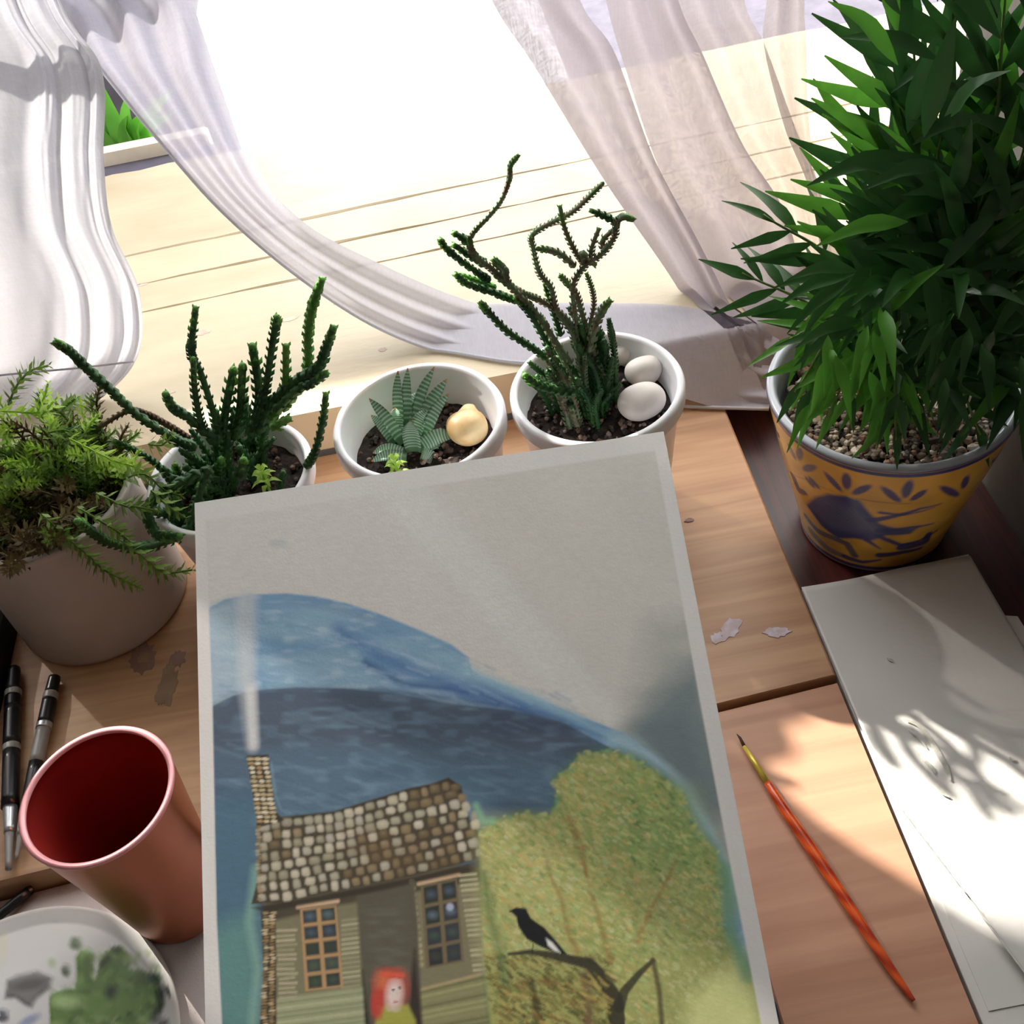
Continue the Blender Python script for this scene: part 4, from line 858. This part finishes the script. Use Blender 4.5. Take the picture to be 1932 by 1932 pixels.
def frond(tip, mid, n, ll, light=0.15, up=(-0.15, -0.55, 0.82), b0=None):
    b0 = np.array([yc[0] + random.uniform(-0.015, 0.015), yc[1] + random.uniform(-0.012, 0.012), GZ]) if b0 is None else b0
    P = catmull([b0, mid, tip], 26); fr = bpy.data.objects.new('frond', None)
    T, _, _ = frames(P); up = np.array(up)
    V, Fs = tube(P, np.linspace(0.0015, 0.0005, len(P)), 6)
    o = obj('frond', V, Fs, M['palmstem'], ty)
    for k in range(n):
        s = 0.34 + 0.66 * (k // 2 + 0.5 * (k % 2)) / (n / 2); s = min(s, 1.0); i = min(int(s * 25), 25); side = 1 if k % 2 else -1
        Tn = T[i]; S = np.cross(Tn, up); S /= np.linalg.norm(S); Nn = np.cross(S, Tn)
        a = math.radians(random.uniform(28, 48)) if k < n - 1 else 0.05
        d = Tn * math.cos(a) + S * math.sin(a) * side + Nn * random.uniform(-0.12, 0.12) + np.array([0, 0, random.uniform(-0.16, 0.02)]); d /= np.linalg.norm(d)
        xx = np.cross(d, Nn + 0.25 * S * side); xx /= np.linalg.norm(xx); zz = np.cross(xx, d)
        L = ll * (0.8 + 0.3 * math.sin(math.pi * s)) * random.uniform(0.85, 1.12)
        e = bpy.data.objects.new('leaflet', LM[random.choice([3, 4]) if random.random() < light * 1.4 else random.choice([0, 1, 2])]); scene.collection.objects.link(e); e.parent = o
        if P[i][0] + d[0] * L > 0.268: d[0] = min(d[0], (0.266 - P[i][0]) / L); d /= np.linalg.norm(d); xx = np.cross(d, Nn); xx /= np.linalg.norm(xx); zz = np.cross(xx, d)
        p = P[i] - wloc(o)
        e.matrix_local = Matrix(((xx[0] * L, d[0] * L, zz[0] * L, p[0]), (xx[1] * L, d[1] * L, zz[1] * L, p[1]), (xx[2] * L, d[2] * L, zz[2] * L, p[2]), (0, 0, 0, 1)))
FR = [((1400, 515), .452, (1560, 600), .43, 11, .032, .0), ((1440, 405), .46, (1590, 520), .44, 10, .036, .0), ((1580, 345), .455, (1680, 520), .43, 11, .044, .35), ((1620, 255), .45, (1700, 470), .43, 11, .046, .35), ((1660, 130), .445, (1730, 420), .425, 12, .050, .3),
      ((1720, 40), .435, (1740, 400), .42, 12, .050, .3), ((1800, -20), .425, (1780, 400), .415, 12, .050, .2), ((1900, -40), .415, (1850, 380), .405, 12, .050, .2), ((1980, 60), .41, (1880, 420), .405, 12, .048, .1), ((1960, 220), .40, (1860, 480), .40, 12, .046, .1),
      ((1880, 300), .395, (1800, 520), .40, 12, .044, .2), ((1780, 230), .41, (1740, 480), .41, 12, .044, .3), ((1850, 430), .39, (1780, 580), .40, 12, .040, .05), ((1970, 480), .39, (1850, 600), .395, 12, .042, .05), ((1690, 400), .42, (1700, 560), .41, 12, .040, .2),
      ((1490, 640), .405, (1600, 600), .41, 10, .030, .3), ((1500, 740), .385, (1600, 610), .39, 10, .030, .5), ((1560, 790), .37, (1640, 640), .385, 11, .030, .7), ((1690, 830), .355, (1690, 680), .375, 11, .030, .3), ((1850, 820), .36, (1780, 690), .38, 11, .034, .05),
      ((1930, 720), .375, (1830, 650), .39, 12, .036, .05), ((1600, 540), .425, (1660, 600), .41, 11, .036, .1), ((1750, 640), .385, (1730, 640), .395, 11, .034, .0), ((1960, 600), .385, (1850, 640), .39, 12, .038, .0), ((1620, 700), .39, (1660, 640), .39, 11, .030, .2)]
for tp, yt, mp_, ym, n, ll, lg in FR: frond(at_y(*tp, yt), at_y(*mp_, ym), n, ll, lg)
# the hundreds of further leaflets deep inside the crown and hanging over the rim, joined
parts, parts2 = [], []
rp = random.Random(44)
for k in range(290):
    if k < 85: px, py = rp.uniform(1690, 1990), rp.uniform(-40, 620); Y = 0.40 + rp.uniform(-0.02, 0.02); dirn = np.array([rp.uniform(-1.1, 0.1), rp.uniform(-.3, .4), rp.uniform(0.0, 1.0)]); L = rp.uniform(0.036, 0.052)
    elif k < 185: px, py = rp.uniform(1600, 1960), rp.uniform(500, 740); Y = 0.385 + rp.uniform(-0.02, 0.02); dirn = np.array([rp.uniform(-1.0, 0.4), rp.uniform(-.8, .2), rp.uniform(-0.7, 0.3)]); L = rp.uniform(0.028, 0.042)
    else: px, py = rp.uniform(1525, 1960), rp.uniform(600, 760); Y = 0.375 + rp.uniform(-0.03, 0.02) + (0.02 if px < 1560 else 0); dirn = np.array([rp.uniform(-.7, .2), rp.uniform(-.9, .1), rp.uniform(-1.2, -0.4)]); L = rp.uniform(0.018, 0.030)
    p = at_y(px, py, Y); d = dirn / np.linalg.norm(dirn); q = p + d * L
    fl = 0.088
    if p[2] < fl: p[2] = fl
    if q[2] < fl - 0.012: q[2] = fl - 0.012
    if q[2] < fl + 0.002 and math.hypot(q[0] - yc[0], q[1] - yc[1]) < 0.066: q[2] = fl + 0.002
    q[0] = min(q[0], 0.271); p[0] = min(p[0], 0.262)
    (parts2 if (py > 560 and px < 1690 and rp.random() < 0.8) or rp.random() < 0.07 else parts).append(blade([p, (p + q) / 2 + [0, 0, 0.004], q], L * 0.10, (-0.1, -0.6, 0.8), 8, 0.3, 0.35))
obj('inner_leaflets', *join(parts), M['palm'], ty, kind='stuff'); obj('young_leaflets', *join(parts2), M['palm2'], ty, kind='stuff')

# ------------------------------------------------------------------ copper cup
cc, cR, cRb = (-0.1917, 0.2587), 0.0325, 0.0235; cH = 0.102
tcu = thing('cup', 'copper-coloured tapered metal cup with a dark red inside, beside the painting', 'cup', (*cc, CZ))
pr = [(0, 0), (cRb - 0.003, 0), (cRb - 0.001, 0.0006), (cRb, 0.003)] + [(cRb + (cR - cRb) * (k / 20) ** 1.15, 0.003 + (cH - 0.004) * k / 20) for k in range(1, 21)]
obj('cup_body', *lathe(pr, (*cc, CZ), 128), M['copper'], tcu)
obj('cup_rim', *lathe([(cR, cH - 0.0012), (cR + 0.0004, cH - 0.0002), (cR - 0.0006, cH + 0.0005), (cR - 0.0022, cH + 0.0002), (cR - 0.0026, cH - 0.001)], (*cc, CZ), 128), M['cuprim'], tcu)
obj('cup_inside', *lathe([(cR - 0.0026, cH - 0.001)] + [(cRb - 0.002 + (cR - cRb) * (k / 20) ** 1.15, 0.004 + (cH - 0.006) * k / 20) for k in range(20, -1, -1)] + [(cRb - 0.005, 0.002), (0, 0.0018)], (*cc, CZ), 128), M['cupin'], tcu)

# ------------------------------------------------------------------ palette
pc, pR = (-0.262, 0.1905), 0.0750
tp = thing('palette', 'round white ceramic palette smeared with green, grey and navy paint, bottom left', 'palette', (*pc, CZ))
V, Fs = [], []; K, NN = 90, 220
cpal = Canvas(0, 1640, 420, 420, (196, 196, 196), 1.75)
z2 = lambda x, y: (x * 0.207, 1640 + y * 0.207)
def pb(x, y, rx, ry, col, rot=0, al=0.85, soft=0.5): cpal.blob(*z2(x, y), rx * 0.207, ry * 0.207, col, rot, al, soft)
cpal.poly([z2(*p) for p in [(60, 1010), (160, 960), (340, 920), (480, 980), (460, 1080), (330, 1180), (290, 1260), (230, 1240), (140, 1170), (40, 1180)]], (84, 82, 82), 5, 0.85); pb(270, 1050, 170, 50, (62, 60, 60), -0.2, 0.7)
GR = [(92, 124, 62), (76, 108, 50), (118, 148, 84), (60, 84, 40), (104, 132, 70)]
cpal.poly([z2(*p) for p in [(450, 1160), (520, 1110), (680, 1080), (700, 1000), (690, 800), (740, 740), (860, 760), (860, 1000), (900, 900), (960, 740), (1100, 690), (1190, 780), (1180, 900), (1330, 930), (1470, 960), (1430, 1080), (1480, 1120), (1490, 1250), (1340, 1420), (1300, 1700), (460, 1700)]], (88, 118, 58), 4)
r_ = random.Random(5)
for k in range(240):
    x = r_.uniform(470, 1450); y = r_.uniform(760, 1700)
    if y < 1080 and (x < 700 or 860 < x < 920): continue
    if x + y < 1600: continue
    pb(x, y, r_.uniform(20, 90), r_.uniform(12, 46), r_.choice(GR + [(150, 172, 120), (52, 66, 36)]), r_.uniform(-1, 1), 0.45)
for a in [(690, 670, 55, 60, (58, 92, 44)), (780, 760, 60, 50, (110, 140, 84)), (800, 900, 40, 120, (70, 90, 44)), (960, 840, 34, 80, (30, 40, 24), 0.7), (1060, 730, 50, 36, (36, 52, 24)), (1020, 1130, 62, 78, (16, 30, 22)), (1400, 1000, 80, 50, (44, 72, 70)), (1460, 1130, 42, 70, (24, 40, 46)), (1530, 1110, 26, 60, (24, 38, 40), -0.5), (1440, 1280, 40, 110, (26, 38, 40), 0.4),
          (600, 920, 42, 58, (72, 90, 66)), (470, 850, 36, 42, (150, 164, 128)), (20, 1330, 60, 60, (20, 30, 56)), (260, 1380, 110, 40, (120, 130, 160), -0.5), (1480, 1400, 60, 40, (30, 46, 60)), (600, 1210, 120, 60, (150, 178, 122)), (900, 1260, 130, 90, (96, 132, 66)), (1150, 1220, 110, 120, (94, 128, 62)), (1180, 1320, 30, 24, (44, 60, 34)), (500, 470, 40, 20, (180, 182, 184)), (360, 440, 26, 20, (184, 186, 188)),
          (20, 700, 50, 160, (196, 196, 170)), (1400, 810, 30, 20, (170, 166, 160))]: pb(*a)
prof = [(pR * (k / K), -0.0022 * (1 - min(1, max(0, (k / K - 0.90) / 0.08))) + 0.0045) for k in range(K + 1)]
V, Fs = lathe(prof + [(pR + 0.0004, 0.0035), (pR - 0.001, 0.001), (pR - 0.02, 0.0)], (*pc, CZ), NN)
q = project(V); xi = np.clip((q[:, 0] - 0).astype(int), 0, 419); yi = np.clip((q[:, 1] - 1640).astype(int), 0, 419); C = cpal.im[yi, xi].copy()
vis = (q[:, 0] > 0) & (q[:, 0] < 419) & (q[:, 1] > 1640) & (q[:, 1] < 2055); rad = np.hypot(V[:, 0] - pc[0], V[:, 1] - pc[1])
C[~vis] = lin((196, 196, 196)) * 1.6; C[rad > pR * 0.975] = lin((214, 212, 208)) * 1.2
V[:, 2] += np.where(vis & (C[:, 2] < 0.35) & (rad < pR * 0.9), 0.0005, 0)
obj('palette_dish', V, Fs, M['paletteg'], tp, True, np.clip(C, 0, 0.88))

# ------------------------------------------------------------------ pens, brush, sticks
def pen(name, p0, p1, r, segs, label, cat='pen', group=None):
    """segs: (fraction start, fraction end, radius factor start, end, material, part name)"""
    p0, p1 = np.array(p0), np.array(p1); t_ = thing(name, label, cat, tuple(p0), group)
    for a, b, k0_, k1_, m, nm in segs:
        n = 7; P = [p0 + (p1 - p0) * (a + (b - a) * i / (n - 1)) for i in range(n)]
        obj(nm, *tube(P, np.linspace(r * k0_, r * k1_, n), 14), M[m], t_)
    return t_
z = 0.0046
pen('ink_pen', at_z(26, 1262, z), at_z(16, 1640, z), 0.0045, [(0, .13, .8, 1, 'black', 'end_cap'), (.13, .16, 1.02, 1.02, 'clear', 'band'), (.16, .22, 1, 1, 'black', 'cap'), (.22, .42, 1.01, 1.01, 'black', 'barrel_print'), (.42, .45, 1.02, 1.02, 'clear', 'band'), (.45, .72, 1, 1, 'black', 'barrel'), (.72, .84, .8, .6, 'silver', 'ferrule'), (.84, 1, .5, .35, 'clear', 'tip')],
    'black pen at the left edge with small grey bands and a silver ferrule')
pen('water_brush', at_z(103, 1278, z), at_z(30, 1622, z), 0.0040, [(0, .10, .8, .95, 'black', 'end_cap'), (.10, .14, 1.03, 1.03, 'clear', 'band'), (.14, .28, 1, 1, 'black', 'cap'), (.28, .31, 1.05, 1.05, 'silver', 'band'), (.31, .50, .95, .95, 'clear', 'grip'), (.50, .80, .95, .8, 'black', 'barrel'), (.80, .88, .7, .6, 'silver', 'ferrule'), (.88, 1, .5, .15, 'clear', 'bristle_tip')],
    'slanted black pen-like water brush running behind the copper cup')
pen('pencil', at_z(62, 1675, CZ + 0.004), at_z(-60, 1775, CZ + 0.004), 0.0024, [(0, .05, .7, 1, 'black', 'end_cap'), (.05, 1, 1, 1, 'black', 'barrel')], 'thin black stick lying on the white cloth above the palette', 'pencil')
bz = 0.0012
B = lambda x, y: at_z(x, y, bz)
tbr = thing('paintbrush', 'fine paintbrush with yellow ferrule and glossy orange handle coloured with a spiral reflection, on the sunlit board', 'paintbrush', tuple(B(1722, 1885)))
obj('bristles', *tube([B(1390, 1385), B(1396, 1392), B(1404, 1408)], [0.0002, 0.0007, 0.0009], 8), M['bristle'], tbr)
obj('ferrule', *tube([B(1404, 1408), B(1425, 1440), B(1448, 1477)], [0.0009, 0.0014, 0.0017], 12), M['gold'], tbr)
hp = [B(1448, 1477), B(1478, 1525), B(1530, 1600), B(1590, 1690), B(1650, 1782), B(1700, 1855), B(1724, 1888)]
obj('handle', *tube(catmull(hp, 40) , np.interp(np.linspace(0, 1, 40), [0, .1, .35, .7, 1], [0.0017, 0.0022, 0.0028, 0.0021, 0.0009]), 16), M['brush'], tbr)
o = obj('pencil_case', *join([box(-0.40, -0.296, 0.36, 0.44, 0.0005, 0.022, 0.004)]), M['blackcase'], None, False); tag(o, 'black fabric pencil case at the left edge beside the ribbed pot', 'pencil case')

# ------------------------------------------------------------------ paper pad on the right
SZ = -0.0022
tpad = thing('paper_pad', 'pad of white watercolour paper beside the yellow pot, top sheet curling', 'paper pad', (0.19, 0.25, TZ))
lx, rx_ = 0.1450, 0.2376; ty_, by_ = 0.3615, 0.128
obj('page_block', *prism([(lx, by_), (rx_, by_ - 0.004), (rx_, ty_ + 0.002), (lx, ty_)], TZ, SZ - 0.0012, 0.0004), M['paper'], tpad, False)
obj('under_sheet', *prism([(lx + 0.004, by_ + 0.01), (rx_ + 0.012, by_ + 0.01), (rx_ + 0.006, 0.318), (lx + 0.004, ty_ - 0.01)], SZ - 0.0012, SZ - 0.0006), M['paper'], tpad, False)
# top sheet: its lower left corner lifts and curls back
V = []; n = 60; d0 = np.array([lx, 0.232]); d1 = np.array([0.172, 0.130]); dd = (d1 - d0) / np.linalg.norm(d1 - d0); nrm = np.array([-dd[1], dd[0]])
if nrm[0] < 0: nrm = -nrm
for j in range(n):
    for i in range(n):
        x = lx + (rx_ - lx) * i / (n - 1); y = by_ + (ty_ - by_) * j / (n - 1); p = np.array([x, y]); s = (p - d0) @ nrm
        if s < 0: p = p - s * nrm * 1.0; s = 0
        lift = 0.0045 * math.exp(-(s / 0.018) ** 2)
        V.append((p[0], p[1], SZ + lift + 0.0006 * math.sin(x * 90 + y * 40)))
o = obj('top_sheet', V, grid_faces(n, n), M['paper'], tpad); md = o.modifiers.new('thick', 'SOLIDIFY'); md.thickness = 0.0005
z8 = lambda x, y: at_z(1640 + x * 0.1242, 1300 + y * 0.1242, SZ + 0.0014)
def ribbon(pts, wd, m, parent, name='embossed_stamp'):
    P = catmull([z8(*p) for p in pts], 24); T, _, _ = frames(P); V = []
    for i in range(24):
        s = np.cross(T[i], [0, 0, 1]); s /= np.linalg.norm(s); h = wd * 0.5 * (0.3 + 0.7 * math.sin(math.pi * (i + 1) / 25)); V += [P[i] - s * h, P[i] + s * h]
    obj(name, V, grid_faces(24, 2), m, parent, False)
ribbon([(560, 470), (760, 560), (930, 780), (1070, 1010), (1180, 1200), (1230, 1380)], 0.0028, M['stamp'], tpad); ribbon([(600, 630), (760, 760), (880, 900)], 0.0009, M['stamp'], tpad); ribbon([(700, 920), (850, 1090), (960, 1200), (1000, 1280)], 0.0020, M['stamp'], tpad); ribbon([(1020, 1480), (1120, 1580), (1220, 1640)], 0.0016, M['stamp'], tpad)
for a in [(1680, 1245, 8, 3), (1748, 1582, 6, 3), (1910, 1432, 6, 4)]:
    c = at_z(a[0], a[1], SZ + 0.001); obj('ink_fleck', *prism(blobpoly(c[0], c[1], a[2] * .00025, a[3] * .00025, 12, 3, -0.8), SZ + 0.0010, SZ + 0.0012), M['stamp'], tpad, False)

# ------------------------------------------------------------------ blind strips added out of view above the frame to shape the sun
for bx0, bx1, bz, lab in ((-0.795, -0.436, 0.56, 'added sun-softening sheer white fabric blind at the far left of the window'), (-0.433, -0.305, 0.56, 'added narrow sun-blocking white blind drawn half way down beside the thin sheer one'), (-0.300, 0.55, 0.27, 'added wide sun-blocking white blind drawn low over most of the window')):
    tbl = thing('sun_scrim', lab, 'scrim', ((bx0 + bx1) / 2, 0.885, 1.3))
    V = [(bx0 + (bx1 - bx0) * i / 30, 0.885 + 0.004 * math.sin(j * 0.9), bz + (1.29 - bz) * j / 30) for j in range(31) for i in range(31)]
    obj('scrim_fabric', V, grid_faces(31, 31), M['scrim' if bx0 > -0.7 else 'scrim2'], tbl)
    obj('scrim_bar', *box(bx0, bx1, 0.880, 0.890, bz - 0.008, bz + 0.002, 0.001), M['frame'], tbl, False); obj('scrim_roller', *tube([(bx0, 0.885, 1.31), (bx1, 0.885, 1.31)], 0.018, 16), M['frame'], tbl)
# ------------------------------------------------------------------ curtains
def cloth_grid(cols, nr, nc, wr=0.0012, sd=0):
    """cols: control columns of (px, py, Y) from top to bottom; interpolated both ways, with fine creases"""
    C = [catmull([at_y(*p) for p in col], nr) for col in cols]; C = np.array(C); out = np.empty((nr, nc, 3))
    for r in range(nr): out[r] = catmull(C[:, r], nc)
    nz = vnoise((nr, nc), 16, sd, (2.2, 0.6)) + 0.5 * vnoise((nr, nc), 7, sd + 1, (2, 0.7)); out[..., 1] += (nz - 0.75) * wr * 3; return out.reshape(-1, 3), grid_faces(nr, nc)
tl = thing('curtain', 'sheer white curtain panel bunched in soft folds at the far left of the window', 'curtain', tuple(at_y(100, 500, .585)), 'sheer white window curtains')
ys = [-2400, -900, -60, 130, 300, 430, 560, 690, 800]
edge = [-160, -60, 95, 192, 196, 212, 264, 252, 135]
colsL = []
for f, dy in ((1, 0), (.985, .003), (.97, 0), (.945, .004), (.92, -.002), (.90, .005), (.87, -.001), (.80, .006), (.65, -.006), (.5, .01), (.25, -.006), (0, .01)):
    colsL.append([(-900 + (e + 900) * f, y + (0 if f > 0.5 else (0.5 - f) * 60), .590 + dy) for e, y in zip(edge, ys)])
V, Fs = cloth_grid(colsL, 140, 190, 0.0012, 3); obj('curtain_cloth', V, Fs, M['curtL'], tl)
obj('hem', *tube(catmull([at_y(*p) for p in [(-40, 712, .572), (60, 702, .574), (150, 694, .576), (252, 682, .586)]], 30), 0.0007, 5), M['curtL'], tl)
# tied-back panel sweeping down across the sill
ts = thing('curtain', 'sheer gauze curtain swept diagonally across the window and down behind the pots', 'curtain', tuple(at_y(600, 500, .60)), 'sheer white window curtains')
hem = [(-330, -60, .645), (-90, -38, .635), (85, -10, .62), (190, 130, .62), (300, 265, .615), (420, 400, .61), (560, 520, .60), (700, 612, .585), (830, 664, .572), (980, 694, .5450), (1130, 728, .533), (1290, 768, .515), (1450, 786, .498)]
top = [(-330, -100, .66), (180, -62, .66), (396, -10, .65), (436, 150, .648), (474, 275, .645), (506, 352, .642), (590, 432, .636), (720, 500, .628), (860, 560, .618), (1000, 600, .605), (1130, 616, .59), (1290, 620, .57), (1470, 640, .53)]
colsS = []
for f, dy in ((0, 0), (.10, .006), (.25, -.004), (.4, .008), (.55, -.004), (.7, .008), (.85, -.003), (1, 0)):
    colsS.append([(h[0] * (1 - f) + t_[0] * f, h[1] * (1 - f) + t_[1] * f, h[2] * (1 - f) + t_[2] * f + dy * (1 if h[1] < 500 else 0.4)) for h, t_ in zip(hem, top)])
V, Fs = cloth_grid(colsS, 170, 60, 0.0005, 9)
V[:, 2] = np.maximum(V[:, 2], 0.001 + SILL * np.clip((V[:, 1] - 0.508) / 0.03, 0, 1))
obj('curtain_cloth', V, Fs, M['curtS'], ts)
hp_ = catmull([at_y(*p) for p in hem], 90); hp_[:, 2] = np.where(hp_[:, 1] > 0.53, np.maximum(hp_[:, 2], SILL + 0.002), np.maximum(hp_[:, 2], 0.002)); obj('hem', *tube(hp_, 0.0012, 6), M['curtL'], ts)
# right panel: gathered strips
tr_ = thing('curtain', 'sheer pinkish-white curtain in long hanging folds behind the palm', 'curtain', tuple(at_y(1300, 400, .59)), 'sheer white window curtains')
def strip(L, R_s, m, sd, folds=(0, .3, .55, .8, 1), dys=(0, .006, -.004, .006, 0)):
    cols = [[(l[0] * (1 - f) + r[0] * f, l[1] * (1 - f) + r[1] * f, l[2] * (1 - f) + r[2] * f + dy) for l, r in zip(L, R_s)] for f, dy in zip(folds, dys)]
    V, Fs = cloth_grid(cols, 90, 40, 0.0005, sd); V[:, 2] = np.maximum(V[:, 2], 0.001 + SILL * np.clip((V[:, 1] - 0.508) / 0.03, 0, 1))
    obj('fold', V, Fs, m, tr_)
strip([(800, -300, .65), (925, -5, .635), (1005, 120, .63), (1140, 340, .615), (1270, 530, .59), (1330, 640, .56), (1400, 770, .52)],
      [(1000, -300, .65), (1092, -5, .635), (1160, 100, .63), (1235, 300, .615), (1320, 460, .585), (1400, 620, .55), (1480, 770, .51)], M['curtR'], 21)
strip([(1080, -300, .66), (1142, -5, .65), (1180, 130, .64), (1240, 310, .62), (1318, 470, .592), (1396, 620, .56), (1450, 775, .512)],
      [(1200, -300, .66), (1278, -5, .65), (1325, 100, .64), (1400, 270, .62), (1480, 400, .595), (1520, 560, .57), (1540, 745, .53)], M['curtR'], 22)
strip([(1210, -300, .67), (1276, -5, .66), (1320, 100, .65), (1390, 260, .63), (1470, 400, .60), (1515, 560, .58), (1540, 740, .545)],
      [(1340, -300, .67), (1402, -5, .66), (1443, 85, .65), (1500, 240, .63), (1550, 370, .605), (1580, 560, .58), (1600, 740, .545)], M['curtR2'], 23)
strip([(1470, -300, .665), (1447, -5, .655), (1441, 85, .648), (1480, 240, .628), (1530, 370, .60), (1560, 560, .57), (1580, 740, .54)],
      [(1530, -300, .665), (1518, -5, .655), (1521, 85, .648), (1527, 240, .628), (1552, 372, .60), (1640, 560, .57), (1680, 740, .54)], M['curtR2'], 24)
